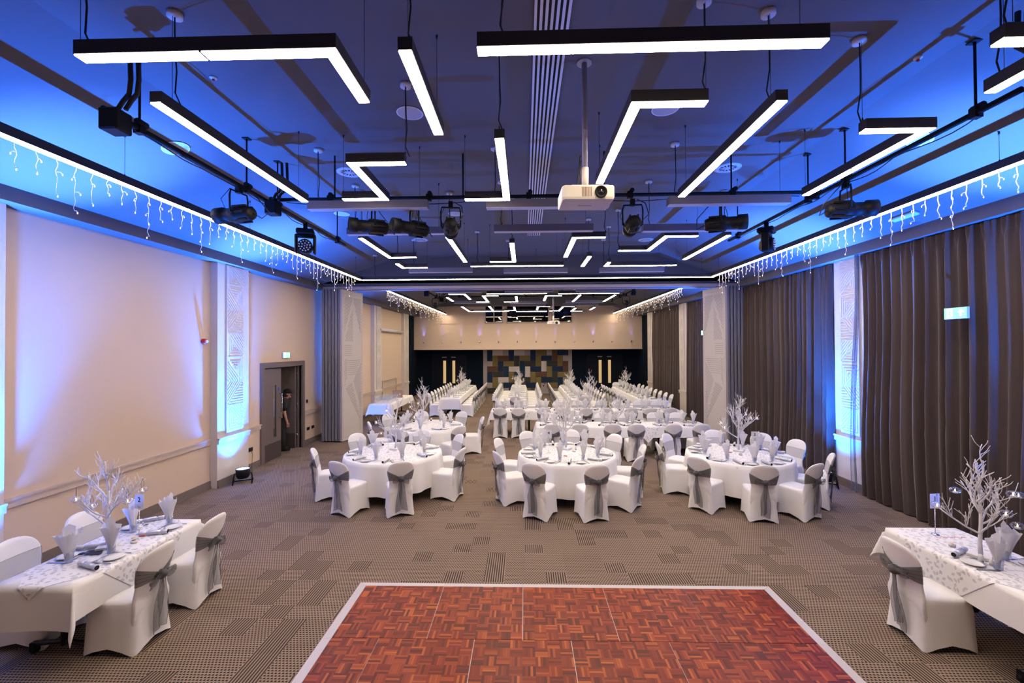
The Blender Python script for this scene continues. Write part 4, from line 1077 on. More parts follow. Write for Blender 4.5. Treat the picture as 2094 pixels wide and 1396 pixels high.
    for s in (-1, 1):
        dz = rr.uniform(-.02, .03) - .01; L = rr.uniform(.11, .15); rows = []
        for i in range(13):
            u = i / 12 * 2 * PI; row = []
            for j in range(5):
                v = j / 4 - .5
                row.append((s * (.015 + L * (1 - math.cos(u)) / 2), ky - .012 - .018 * math.sin(u) - .01 * math.cos(v * 6 + i), kz + dz * (1 - math.cos(u)) + .03 * math.sin(u) * .9 + v * (.02 + .05 * math.sin(u / 2))))
            rows.append(row)
        m.grid(rows, 0)
    m.build('bow_loop', ORG, band)
    m = MB()
    for s in (-1, 1):
        w0, w1 = .018, rr.uniform(.04, .058); zb = rr.uniform(.12, .2); xo = s * rr.uniform(.012, .05); rows = []; K = 14
        for i in range(K + 1):
            u = i / K; z = kz - .02 - (kz - zb) * u; ww = w0 + (w1 - w0) * min(1, u * 2.2); row = []
            yb_ = min(-.262 - .022 * max(0, 1 - z / .42) ** 1.2, ky - .004 + .07 * u) - .012
            for j in range(7):
                v = j / 6 * 2 - 1
                row.append((xo * u ** .7 + s * .004 + v * ww + .008 * math.sin(u * 7 + s + var), yb_ - .009 * math.sin(v * 4 + u * 5 + var) - .012 * u - (.006 if s > 0 else 0), z - .018 * v * s * u))
            rows.append(row)
        m.grid(rows, 0)
        for e in (0, 6): m.tube([r_[e] for r_ in rows], .0016, 4, 1)
        m.tube(rows[-1], .0016, 4, 1)
    m.build('sash_tail', [ORG, ORGEDGE], band)
    return t
CH = [Stamp(lambda v=v: make_chair(v)) for v in range(4)]
chn = 0
def chair(tx, ty, ang, label, group):
    """tx,ty: top of the backrest; ang: heading the sitter faces"""
    global chn
    dx, dy = math.cos(ang), math.sin(ang); chn += 1
    return CH[(chn * 7 + chn // 3) % 4].put((tx + dx * .345, ty + dy * .345, 0), ang - PI / 2, label, group)

# ------------------------------------------------------------------ tableware
def plate_():
    m = MB(); m.lathe([(.001, .004), (.055, .004), (.062, .006), (.085, .014), (.086, .016), (.062, .009), (.052, .007), (.001, .007)], 28); return tag(m.build('side_plate', CHINA), '', 'plate')
def glass_():
    r = thing('tumbler', '', 'glass')
    m = MB(); m.lathe([(.001, 0), (.030, 0), (.033, .01), (.037, .10), (.0355, .10), (.031, .014), (.001, .012)], 20, cap=False); m.build('bowl', GLASS, r)
    return r
def napkin(v):
    def fn():
        rr = random.Random(70 + v); m = MB(); N = 22; rows = []
        K = 9; lean = (rr.uniform(-.02, .02), rr.uniform(-.02, .02))
        sp = [rr.uniform(.5, 1.) for _ in range(N)]
        for i in range(K):
            u = i / (K - 1); row = []
            for k in range(N):
                a = 2 * PI * k / N; g = .017 + .055 * u ** 1.3; g *= 1 + .22 * u * math.sin(a * 3 + v) + .12 * u * math.sin(a * 7 + v * 2)
                zz = .014 + .20 * u + (.055 * u ** 3) * (sp[k] - .4) * (1.5 if k % 4 == 0 else .6)
                row.append((g * math.cos(a) * (1 + .25 * (v % 2)) + lean[0] * u, g * math.sin(a) * .75 + lean[1] * u, zz))
            rows.append(row + [row[0]])
        m.grid(rows)
        for q in range(3):
            a = q * 2.1 + v; rows = []
            for i in range(7):
                u = i / 6; rows.append([(.012 * math.cos(a) + (j / 4 - .5) * (.05 + .04 * u) * math.cos(a + 1.6), .012 * math.sin(a) * u + (j / 4 - .5) * (.05 + .04 * u) * math.sin(a + 1.6) * .7, .05 + (.17 + .03 * q) * u + .03 * u * (1 - abs(j / 2 - 1))) for j in range(5)])
            m.grid(rows)
        return tag(m.build('paper_napkin', PAPER), '', 'napkin')
    return fn
def cracker(v):
    def fn():
        m = MB()
        prof = [(.0205, -.135), (.0225, -.130), (.0225, -.078), (.019, -.072), (.0125, -.066), (.019, -.060), (.0235, -.054), (.0235, .054), (.019, .060), (.0125, .066), (.019, .072), (.0225, .078), (.0225, .130), (.0205, .135)]
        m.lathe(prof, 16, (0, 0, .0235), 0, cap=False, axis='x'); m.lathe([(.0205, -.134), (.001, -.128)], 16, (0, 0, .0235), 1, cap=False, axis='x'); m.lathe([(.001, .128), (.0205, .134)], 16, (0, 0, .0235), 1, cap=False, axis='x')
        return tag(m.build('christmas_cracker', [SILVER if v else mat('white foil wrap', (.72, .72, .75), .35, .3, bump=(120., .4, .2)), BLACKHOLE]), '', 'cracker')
    return fn
def strip(pts, m, z=.002, h=.002):
    """flat cutlery outline from (y, halfwidth, z) stations"""
    m.loft([[(-w_, y, zz), (w_, y, zz), (w_ * .8, y, zz + h), (-w_ * .8, y, zz + h)] for y, w_, zz in pts], smooth=True)
def knife():
    m = MB(); strip([(-.10, .006, 0), (-.09, .008, 0), (-.02, .005, .001), (0, .004, .001), (.01, .009, 0), (.08, .009, 0), (.105, .003, 0)], m); return tag(m.build('table_knife', STEEL), '', 'knife')
def fork():
    m = MB(); strip([(-.10, .006, 0), (-.09, .008, 0), (-.02, .003, .003), (.02, .003, .004), (.035, .011, .002), (.06, .012, .001)], m)
    for x in (-.0095, -.0032, .0032, .0095): m.box(x - .0017, x + .0017, .058, .1, .001, .004)
    return tag(m.build('table_fork', STEEL), '', 'fork')
def spoon():
    m = MB(); strip([(-.09, .006, 0), (-.08, .008, 0), (-.01, .003, .003), (.02, .003, .003), (.03, .008, .002), (.045, .016, .0), (.06, .018, 0), (.075, .014, 0), (.085, .004, .001)], m); return tag(m.build('dessert_spoon', STEEL), '', 'spoon')
PLT, GLS, KNF, FRK, SPN = Stamp(plate_), Stamp(glass_), Stamp(knife), Stamp(fork), Stamp(spoon)
NPK = [Stamp(napkin(v)) for v in range(4)]; CRK = [Stamp(cracker(v)) for v in range(2)]
stn = 0
def setting(ex, ey, ang, where, grp, lod=0, z=.765, dg=.30, tight=False):
    """place setting; (ex,ey) table edge point, ang the way the sitter faces"""
    global stn
    stn += 1; rr = random.Random(stn * 13)
    d_ = Vector((math.cos(ang), math.sin(ang))); t_ = Vector((d_.y, -d_.x)); e = Vector((ex, ey))
    def P(f, s): q = e + d_ * f + t_ * s; return (q.x, q.y, z)
    PLT.put(P(.125, 0), 0, 'white side plate, ' + where, 'side plates ' + grp)
    g = P(dg, .10 if not tight else .12)
    GLS.put(g, 0, 'clear tumbler, ' + where, 'tumblers ' + grp)
    NPK[stn % 4].put((g[0], g[1], z + .002), rr.uniform(0, 6), 'white fluted napkin in a tumbler, ' + where, 'napkins ' + grp, 1.18)
    ca = ang + rr.choice([-1, 1]) * rr.uniform(.15, .6) + (PI if rr.random() > .75 else 0)
    silver = rr.random() > .45
    CRK[1 if silver else 0].put(P(.19 if not tight else .15, -.19 if not tight else -.17), ca, ('silver' if silver else 'white') + ' foil cracker, ' + where, 'crackers ' + grp)
    if lod <= 1:
        FRK.put(P(.15, -.105), ang - PI / 2 + rr.uniform(-.1, .1), 'steel fork, ' + where, 'forks ' + grp)
        KNF.put(P(.15, .115), ang - PI / 2 + rr.uniform(-.1, .1), 'steel knife, ' + where, 'knives ' + grp)
    if lod == 0: SPN.put(P(.245, -.03), ang + rr.uniform(-.2, .2), 'steel dessert spoon, ' + where, 'spoons ' + grp)

# ------------------------------------------------------------------ tables and cloths
def round_table(cx_, cy_, num, tops, seed):
    rr = random.Random(seed); R = .915; tn = 'round table numbered ' + NUM[num]
    t = thing('round_table', tn + ', hidden under its white cloth', 'table', (cx_, cy_, 0), 0, 'round banquet tables')
    m = MB(); m.lathe([(.001, .72), (.90, .72), (.91, .73), (.91, .745), (.90, .75), (.001, .75)], 48); m.build('tabletop', WOODT, t)
    for a in range(4):
        an = a * PI / 2 + .4; m = MB(); x, y = .62 * math.cos(an), .62 * math.sin(an); m.tube([(x, y, .72), (x, y, .02)], .014, 8); m.tube([(x, y, .03), (x, y, 0)], .02, 8); m.build('leg', TBLK, t)
    # cloth
    m = MB(); N = 160; rings = []; ph = [rr.uniform(0, 6.28) for _ in range(4)]
    for r_ in (.02, .4, .8, .9): rings.append([(r_ * math.cos(2 * PI * k / N), r_ * math.sin(2 * PI * k / N), .757) for k in range(N)])
    rings.append([(.918 * math.cos(2 * PI * k / N), .918 * math.sin(2 * PI * k / N), .752) for k in range(N)])
    for i in range(1, 9):
        u = i / 8; ring = []
        for k in range(N):
            a = 2 * PI * k / N
            f_ = math.sin(13 * a + ph[0] + .7 * math.sin(2 * a + ph[1])) * .6 + math.sin(21 * a + ph[2]) * .35
            f_ = (f_ + 1) / 2; f_ = f_ ** 1.3
            rad = .922 + u ** .8 * (.004 + .085 * f_) ; ring.append((rad * math.cos(a), rad * math.sin(a), .752 - .545 * u - .02 * u * math.sin(4 * a + ph[3])))
        rings.append(ring)
    m.loft(rings, cap=False, smooth=True); m.add(rings[0], [list(range(N))], 0)
    tag(m.build('tablecloth', CLOTH, None, (cx_, cy_, 0)), 'round white pleated cloth on ' + tn, 'tablecloth', 'round white tablecloths')
    # square patterned topper with hanging points
    m = MB(); K = 36; S = .69; m.uv = []; ro = PI / 4 + rr.uniform(-.1, .1) + seed * .3; rows = []
    for i in range(K + 1):
        row = []
        for j in range(K + 1):
            u, v = (i / K * 2 - 1) * S, (j / K * 2 - 1) * S; x = u * math.cos(ro) - v * math.sin(ro); y = u * math.sin(ro) + v * math.cos(ro); r_ = math.hypot(x, y)
            if r_ > .915: ex = r_ - .915; q = .9215 / r_; row.append((x * q * (1 + ex * .12), y * q * (1 + ex * .12), .7555 - max(0, ex - .004)))
            else: row.append((x, y, .7605))
            m.uv.append((u, v))
        rows.append(row)
    m.grid(rows); tag(m.build('floral_topper', FLORAL, None, (cx_, cy_, 0)), 'square white topper with grey leaf print on ' + tn, 'tablecloth', 'leaf print toppers on round tables')
    used = set()
    for (x, y) in tops:
        dd_ = math.hypot(x - cx_, y - cy_)
        if dd_ < 1.46: x, y = cx_ + (x - cx_) * 1.46 / dd_, cy_ + (y - cy_) * 1.46 / dd_
        a = math.atan2(y - cy_, x - cx_); hr = round(((PI / 2 - a) % (2 * PI)) / (PI / 6)) % 12
        while hr in used: hr = (hr + 1) % 12
        used.add(hr); h = NUM[hr]
        # keep chairs just clear of the cloth
        chair(x, y, a + PI, "grey-sashed white chair, %s o'clock seat at %s" % (h, tn), 'chairs around ' + tn)
        setting(cx_ + .91 * math.cos(a), cy_ + .91 * math.sin(a), a + PI, "%s o'clock place, %s" % (h, tn), 'on ' + tn, 0)
round_table(.80, 8.48, 4, [(.11, 7.06), (1.16, 6.98), (1.97, 7.56), (2.18, 8.40), (1.86, 9.34), (1.01, 9.82), (.04, 9.70), (-.55, 8.97), (-.50, 7.88)], 1)
round_table(-2.55, 8.52, 5, [(-3.86, 8.1), (-3.09, 7.22), (-2.03, 7.18), (-1.22, 8.15), (-1.42, 9.34), (-3.64, 9.45), (-2.32, 9.90)], 2)
round_table(-2.53, 11.42, 6, [(-3.84, 10.97), (-3.85, 12.2), (-2.85, 10.1), (-1.60, 10.45), (-1.22, 11.71), (-1.82, 12.62), (-3.0, 12.75)], 3)
round_table(4.01, 8.42, 3, [(3.0, 9.44), (2.62, 8.62), (2.88, 7.5), (3.75, 7.0), (4.62, 7.12), (5.3, 7.75), (5.35, 8.85), (5.05, 9.55), (4.16, 9.86)], 4)

def rect_table(x0, x1, y0, y1, name, ohx, ohy, floral=(), seed=0, nlegs=None, grp='long banquet tables', cgrp='cloths on long tables', top_only=False):
    """axis-aligned table with cloth; ohx/ohy overhang beyond x and y edges"""
    cx_, cy_ = (x0 + x1) / 2, (y0 + y1) / 2; hx, hy = (x1 - x0) / 2, (y1 - y0) / 2; rr = random.Random(seed)
    t = thing('trestle_table', 'dark-legged table under the white cloth, ' + name, 'table', (cx_, cy_, 0), 0, grp)
    m = MB(); m.bbox(-hx + .01, hx - .01, -hy + .01, hy - .01, .722, .75, .005); m.build('tabletop', WOODT, t)
    L = max(hx, hy) * 2; k = max(1, round(L / 1.6)); alongx = hx > hy
    for i in range(k):
        for e in (-1, 1):
            p = -L / 2 + (i + .5) * L / k + e * (L / k / 2 - .28)
            m = MB(); sw = min(hx, hy) * .82
            def V(a, b_, c_): return (a, b_, c_) if alongx else (b_, a, c_)
            m.tube([V(p, 0, .72), V(p, 0, .09)], .03, 8); m.tube([V(p, -sw, .72), V(p, sw, .72)], .018, 6); m.tube([V(p, -sw, .085), V(p, 0, .12), V(p, sw, .085)], .022, 8); lg = m.build('leg', TBLK, t)
            for s in (-1, 1):
                m = MB(); c_ = V(p, s * sw * .96, .04); m.lathe([(.02, -.022), (.038, -.018), (.038, .018), (.02, .022)], 12, c_, axis='x' if alongx else 'y'); m.box(c_[0] - .025, c_[0] + .025, c_[1] - .025, c_[1] + .025, .06, .1); m.build('castor', BLACK, lg)
    # cloth
    def drape(m, X, Y, FX, FY, zt, off, wav=.012, ph=0., inner=None):
        def mp(u, v):
            dx = max(0, abs(u) - hx); dy = max(0, abs(v) - hy); sx = 1 if u > 0 else -1; sy = 1 if v > 0 else -1
            if dx == 0 and dy == 0: return (u, v, zt)
            if dy == 0: return (sx * (hx + off + dx * .06 + wav * dx / .4 * math.sin(v * 9 + ph)), v, zt - dx)
            if dx == 0: return (u, sy * (hy + off + dy * .06 + wav * dy / .4 * math.sin(u * 9 + ph)), zt - dy)
            d_ = math.hypot(dx, dy); th = math.atan2(dy, dx); b_ = math.sin(2 * th)
            out = .06 * d_ + .30 * d_ * b_
            return (sx * (hx + off + out * (math.cos(th) * .6 + .25)), sy * (hy + off + out * (math.sin(th) * .6 + .25)), zt - d_ * (1 - .06 * b_))
        return [[mp(u, v) for v in Y] for u in X], [(u, v) for u in X for v in Y]
    def axis(h, oh, n_in, n_out): return [-h - oh * (1 - i / n_out) for i in range(n_out)] + [-h + 2 * h * i / n_in for i in range(n_in + 1)] + [h + oh * (i + 1) / n_out for i in range(n_out)]
    m = MB(); X = axis(hx, ohx, max(4, int(hx * 2 / .12)), 7); Y = axis(hy, ohy, max(4, int(hy * 2 / .12)), 7)
    G, uv = drape(m, X, Y, 0, 0, .757, .006, .014, seed); m.grid(G, 0, False)
    m.sm = [True] * len(m.sm)
    tag(m.build('tablecloth', CLOTH, None, (cx_, cy_, 0)), 'rectangular white cloth, ' + name, 'tablecloth', cgrp)
    for fi, (fx, fy, S) in enumerate(floral):
        m = MB(); m.uv = []; K = 40; c_, s_ = math.cos(PI / 4), math.sin(PI / 4); rows = []
        for i in range(K + 1):
            row = []
            for j in range(K + 1):
                u0, v0 = (i / K * 2 - 1) * S, (j / K * 2 - 1) * S
                u, v = fx - cx_ + u0 * c_ - v0 * s_, fy - cy_ + u0 * s_ + v0 * c_
                g, _ = drape(m, [u], [v], 0, 0, .7605, .0115, .014, seed); row.append(g[0][0]); m.uv.append((u0, v0))
            rows.append(row)
        m.grid(rows); tag(m.build('floral_topper', FLORAL, None, (cx_, cy_, 0)), ('%s leaf print topper, ' % (['only', 'second', 'third'][fi] if len(floral) == 1 else ORD[fi])) + name, 'tablecloth', 'leaf print toppers on long tables')
    return t
def seats(axis_, coords, topv, edge, ang, name, side, lod, grp=None, skip=()):
    n = len(coords)
    for i, c_ in enumerate(coords):
        w_ = '%s from %s, %s side of %s' % (ORD[i], 'left' if axis_ == 'x' else 'near end', side, name)
        if axis_ == 'x': chair(c_, topv, ang, 'grey-sashed white chair, ' + w_, 'chairs at ' + name); setting(c_, edge, ang, w_, 'on ' + name, lod)
        else: chair(topv, c_, ang, 'grey-sashed white chair, ' + w_, 'chairs at ' + name); setting(edge, c_, ang, w_, 'on ' + name, lod, tight=True)
H = PI / 2
# two crosswise long tables
rect_table(.30, 4.66, 11.2, 11.96, 'front crosswise table', .42, .27, [(1.25, 11.58, .55), (3.1, 11.58, .55), (4.2, 11.58, .5)][:2], 21)
seats('x', [.67, 1.33, 2.12, 2.69, 3.57, 4.24], 10.64, 11.2, H, 'front crosswise table', 'near', 1)
seats('x', [.65, 1.41, 2.15, 2.80, 3.61, 4.22], 12.46, 11.96, -H, 'front crosswise table', 'far', 1)
rect_table(-1.07, 4.9, 13.9, 14.66, 'rear crosswise table', .42, .27, [(-.1, 14.28, .55), (1.2, 14.28, .55), (3.0, 14.28, .55)], 22)
seats('x', [-.75, -.19, .59, 1.16, 1.86, 2.475, 3.22, 3.79, 4.4], 13.38, 13.9, H, 'rear crosswise table', 'near', 2)
seats('x', [-.81, -.16, .59, 1.16, 1.82, 2.6, 3.17, 3.9, 4.5], 15.17, 14.66, -H, 'rear crosswise table', 'far', 2)
# four lengthwise tables in the far room
def spread(a, b_, n): return [a + (b_ - a) * i / (n - 1) for i in range(n)]
FT = [(-3.33, -2.58, 17.4, 23.3, 'wall-side far table'), (-.66, .07, 17.05, 23.2, 'panel-facing far table'),
      (1.80, 2.52, 17.0, 22.9, 'third far table'), (4.38, 5.08, 16.75, 22.2, 'curtain-side far table')]
for i, (xa, xb, ya, yb, nm) in enumerate(FT):
    rect_table(xa, xb, ya, yb, nm, .26, .44, [], 30 + i)
    n = 9 if i < 3 else 8
    seats('y', spread(ya + .35, yb - .3, n), xa - .57, xa, 0, nm, 'wall-facing' if False else 'left', 2)
    seats('y', spread(ya + .35, yb - .3, n), xb + .60, xb, PI, nm, 'right', 2)
chair(-.34, 16.5, H, 'grey-sashed white chair at the near end of the panel-facing far table', 'chairs at the ends of far tables')
chair(2.2, 16.42, H, 'grey-sashed white chair at the near end of the third far table', 'chairs at the ends of far tables')
chair(4.72, 22.85, -H, 'grey-sashed white chair at the far end of the curtain-side far table', 'chairs at the ends of far tables')
# foreground tables
rect_table(-4.60, -3.87, 3.68, 5.17, 'table numbered two', .29, .36, [(-4.235, 4.42, .60)], 41)
NM = 'table numbered two'
for (x, y, a, w_) in ((-3.47, 4.14, PI, 'nearer chair on its aisle side'), (-3.45, 4.86, PI, 'farther chair on its aisle side'), (-5.05, 4.20, 0, 'nearer chair on its wall side'), (-5.07, 4.89, 0, 'farther chair on its wall side')):
    chair(x, y, a, 'large white covered chair at table numbered two, ' + w_, 'chairs at table 2')
    wz = w_.replace(' chair', ' place'); setting(-3.87 if a else -4.60, y + (.05 if a else 0), a, wz + ', table numbered two', 'on table two', 0, dg=.25)
rect_table(4.02, 4.78, 3.5, 5.05, 'table numbered one', .29, .36, [(4.40, 4.4, .62)], 42)
for (x, y, a, w_) in ((3.53, 4.34, 0, 'on its aisle side'), (5.34, 4.32, PI, 'on its curtain side')):
    chair(x, y, a, 'large white covered chair at table numbered one, ' + w_, 'chairs at table 1'); setting(4.02 if a == 0 else 4.78, y - .12, a, 'place %s, table numbered one' % w_, 'on table numbered one', 0, dg=.25)

# ------------------------------------------------------------------ branch trees with hanging candle globes
def branch_tree(v, Ht=1.15):
    rr = random.Random(500 + v); tips = []
    t = thing('branch_centrepiece', '', 'centrepiece')
    m = MB()
    def grow(p, d_, L, r0, depth):
        k = 6; pts = [p]; q = Vector(p); dd = d_.copy()
        for i in range(k):
            dd = (dd + Vector((rr.uniform(-.24, .24), rr.uniform(-.24, .24), rr.uniform(-.06, .22)))).normalized(); q = q + dd * L / k; pts.append(q.copy())
        r1 = max(.0022, r0 * .6); m.tube(pts, [r0 + (r1 - r0) * i / k for i in range(k + 1)], 7 if depth < 2 else 5)
        if depth >= 3: tips.append(q.copy()); return
        nb = 4 if depth == 1 else 4
        for b_ in range(nb):
            i = min(k, 2 + int(b_ * 3.2 / nb + rr.random())); a = rr.uniform(0, 2 * PI)
            side = Vector((math.cos(a), math.sin(a), rr.uniform(.15, .7))).normalized()
            nd = (dd * .75 + side * .75).normalized(); grow(pts[i], nd, L * rr.uniform(.45, .68), max(.0034, r1 * .9), depth + 1)
    tr_ = [Vector((.006 * math.sin(i * 1.3), .006 * math.cos(i * 1.7), .03 + Ht * .52 * i / 6)) for i in range(7)]
    m.tube(tr_, [.019 - .0012 * i for i in range(7)], 9)
    nmain = 7
    for b_ in range(nmain):
        a = b_ * 2 * PI / nmain * 1.37 + v; f_ = (2 + b_ * 4 / nmain) ; p = tr_[min(6, int(f_))]
        steep = .55 + .9 * b_ / nmain
        grow(p, Vector((math.cos(a), math.sin(a), steep)).normalized(), Ht * (.36 - .012 * b_), .010, 1)
    grow(tr_[6], Vector((0, 0, 1)), Ht * .3, .012, 1)
    m.build('branches', BRANCH, t)
    m = MB(); m.bbox(-.085, .085, -.085, .085, 0, .03, .004); m.build('base_block', BRANCH, t)
    return t, tips
TREES = {}
for v in range(4):
    tt, tips = branch_tree(v); TREES[v] = [tt, tips, False]
def votive():
    r = thing('candle_globe', '', 'candle holder')
    m = MB(); m.lathe([(.012, .028), (.03, .024), (.046, .008), (.048, -.006), (.036, -.026), (.016, -.032), (.001, -.032)], 18, cap=False); m.build('glass_globe', GLASS, r)
    m = MB(); m.lathe([(.001, -.03), (.019, -.03), (.019, -.014), (.001, -.014)], 12); m.build('tealight', CHINA, r)
    m = MB(); m.lathe([(.001, -.014), (.0045, -.009), (.005, -.002), (.0025, .006), (.0005, .012)], 8); m.build('flame', FLAME, r)
    m = MB(); m.tube([(-.008, 0, .028), (-.012, 0, .06), (-.002, 0, .115)], .0013, 4); m.tube([(.008, 0, .028), (.012, 0, .06), (.002, 0, .115)], .0013, 4); m.build('hanging_cord', WIRE, r)
    return r
VT = Stamp(votive)
def tree(x, y, v, rz, sc, where, nglobe, z=.762):
    T = TREES[v]; o = T[0] if not T[2] else dup(T[0]); T[2] = True
    o.location = (x, y, z); o.rotation_euler = (0, 0, rz); o.scale = (sc, sc, sc)
    tag(o, 'white branch tree centrepiece, ' + where, None, 'white branch trees')
    rr = random.Random(int(x * 77) + v); tips = sorted(T[1], key=lambda p: -math.hypot(p.x, p.y)); used = []
    for tp in tips:
        if len(used) >= nglobe: break
        if all((tp - u).length > .2 for u in used) and tp.z > .3: used.append(tp)
    for i, tp in enumerate(sorted(used, key=lambda p: -p.z)):
        q = Matrix.Rotation(rz, 3, 'Z') @ (tp * sc)
        VT.put((x + q.x, y + q.y, z + q.z - .112), rr.uniform(0, 3), 'glass candle globe, %s highest, on branch tree %s' % (ORD[i], where), 'hanging candle globes')
tree(-4.28, 4.42, 0, 2.0, .92, 'on table numbered two', 5)
tree(4.36, 4.36, 1, 2.1, .95, 'on table numbered one', 6)
tree(-2.57, 8.72, 2, 1.2, 1.04, 'on round table numbered five', 5)
tree(-2.7, 11.7, 3, .2, 1.04, 'on round table numbered six', 4)
tree(.82, 8.78, 1, .9, 1.05, 'on round table numbered four', 4)
tree(4.12, 8.62, 0, 2.6, 1.06, 'on round table numbered three', 5)
tree(2.45, 11.58, 2, 3.0, .85, 'on the front crosswise table', 3)
tree(2.1, 14.28, 3, 1.9, 1.1, 'on the rear crosswise table', 3)
for (x, y, v, (_, _, _, _, nm)) in zip((-3.0, -.26, 2.15, 4.75), (20.9, 20.9, 20.6, 20.8), (1, 0, 2, 3), FT): tree(x, y, v, x, .92, 'on the ' + nm, 2)

# table number stands
def number_stand(x, y, txt, rz, where, z=.764, h=.29):
    r = thing('table_number_stand', 'steel stand with white card%s, %s' % ((' numbered ' + NUM[int(txt)]) if txt else '', where), 'table number', (x, y, z), rz, 'table number stands')
    m = MB(); m.lathe([(.001, 0), (.035, 0), (.034, .004), (.006, .008), (.003, .012), (.003, h)], 16); m.lathe([(.001, h), (.009, h + .003), (.001, h + .02)], 8); m.build('stand', STEEL, r)
    m = MB(); m.box(-.058, .058, -.001, .001, h - .01, h + .145); cd = m.build('card', mat('white card', (.8, .8, .82), .6), r)
    m = MB()
    for s in (-1, 1): m.tube([(s * .004, -.004, h - .02), (s * .012, -.005, h + .005), (s * .016, -.005, h + .02), (s * .006, -.005, h + .025)], .002, 5)
    m.build('clip', STEEL, r)
    if txt:
        c_ = bpy.data.curves.new('numeral', 'FONT'); c_.body = txt; c_.size = .075; c_.align_x = 'CENTER'; c_.extrude = .0004; c_.offset = .0012
        c_.materials.append(BLACK); o = text_mesh('numeral', c_); o.parent = cd; o.location = (0, -.0022, h + .065); o.rotation_euler = (PI / 2, 0, 0)
number_stand(-4.22, 4.72, '2', -.15, 'on the table by the beige wall'); number_stand(4.39, 4.86, '1', .15, 'on the table by the curtains')
number_stand(4.26, 8.3, '3', -.1, 'on the round table by the curtains'); number_stand(-2.64, 8.45, '5', .05, 'on the nearer round table by the beige wall')
number_stand(.46, 8.44, '4', -.2, 'on the middle round table'); number_stand(-2.66, 11.2, '6', .1, 'on the farther round table by the beige wall')
number_stand(.42, 11.5, None, 1.1, 'left end of the front crosswise table'); number_stand(-1.0, 14.25, None, .8, 'left end of the rear crosswise table')
for (x, y, (_, _, _, _, nm)) in ((-2.88, 21.6, FT[0]), (2.02, 21.2, FT[2]), (4.55, 21.2, FT[3])): number_stand(x, y, None, .1, 'on the ' + nm)

# small extras on the tables
def ramekin(x, y, fill, where, z=.764):
    r = thing('ramekin', 'small white pot of %s %s' % (fill[0], where), 'pot', (x, y, z), 0, 'small sauce pots')
    m = MB(); m.lathe([(.001, 0), (.026, 0), (.031, .03), (.028, .03), (.024, .006), (.001, .006)], 18, cap=False); m.build('pot', CHINA, r)
    m = MB(); m.lathe([(.027, .022), (.012, .03), (.001, .032)], 14, cap=False); m.build('filling', mat(fill[0] + ' filling', fill[1], .5), r)
DARKF = ('dark sauce', (.05, .006, .008)); BUT = ('butter', (.75, .52, .2))
ramekin(-4.10, 4.52, DARKF, 'by the number stand on table numbered two'); ramekin(-4.16, 4.60, BUT, 'behind the dark sauce on table numbered two'); ramekin(4.3, 4.58, BUT, 'beside the tree on table numbered one')
ramekin(-2.4, 8.6, BUT, 'near the tree on round table numbered five'); ramekin(.95, 8.55, BUT, 'near the tree on round table numbered four'); ramekin(4.0, 8.3, DARKF, 'near the tree on round table numbered three')
def cruet(x, y, label, z=.764):
    m = MB(); m.lathe([(.001, 0), (.02, 0), (.022, .02), (.018, .05), (.012, .062), (.001, .066)], 14); tag(m.build('cruet', CHINA, None, (x, y, z)), label, 'shaker', 'white shakers')
cruet(4.27, 4.27, 'white salt shaker left of the tree base on table numbered one'); cruet(4.30, 4.20, 'white pepper shaker in front of the tree base on table numbered one')
cruet(-4.16, 4.33, 'white shaker beside the tree base on table numbered two'); cruet(1.0, 8.7, 'white shaker beside the tree on round table numbered four')
m = MB(); m.loft([[(.11 * math.cos(a) * k_, .11 * math.sin(a) * k_, z_) for a in [i * PI / 12 for i in range(13)]] + [(-.02, -.01, z_)] for k_, z_ in ((1, 0), (1, .003))])
tag(m.build('paper_fan', mat('black card', (.01, .01, .012), .6), None, (-4.32, 4.25, .765)), 'black half-round party card with green and red print on table numbered two', 'party card')
m = MB()
for i in range(14): a = i / 13 * 2 * PI; m.tube([(i * .022, .012 * math.cos(a * 4), .002), (i * .022 + .011, .02 * math.cos(a * 4 + 1), .004), (i * .022 + .022, .012 * math.cos(a * 4 + 2), .002)], .0016, 4)
tag(m.build('party_streamer', mat('red wire', (.6, .02, .02), .4), None, (4.32, 4.78, .765)), 'curly red party glasses wire on table numbered one', 'party glasses')
for (x, y, c_, l) in ((3.9, 8.5, (.6, .02, .03), 'small red party favour on round table numbered three'), (-4.15, 4.68, (.65, .13, .03), 'small orange party favour on table numbered two'), (.75, 8.2, (.6, .08, .06), 'small red party favour on round table numbered four')):
    m = MB(); m.lathe([(.001, 0), (.03, .001), (.022, .008), (.001, .012)], 10, sx=1.3, sy=.6); tag(m.build('party_favour', mat('favour %.2f' % c_[1], c_, .5), None, (x, y, .765)), l, 'party favour', 'party favours')
# confetti-like table scatter near the trees
for (x, y, where) in ((-2.45, 8.4, 'round table numbered five'), (.9, 8.3, 'round table numbered four'), (4.1, 8.2, 'round table numbered three')):
    rr = random.Random(int(x * 9)); m = MB()
    for i in range(14):
        a, q = rr.uniform(0, 6.28), rr.uniform(.05, .4); cx_, cy_ = q * math.cos(a), q * math.sin(a); m.lathe([(.001, 0), (.006, .0005), (.001, .002)], 6, (cx_, cy_, 0), sx=1.8)
    tag(m.build('table_confetti', mat('green confetti', (.06, .16, .10), .5), None, (x, y, .766)), 'scatter of small green table confetti on ' + where, 'confetti', None, 'stuff')

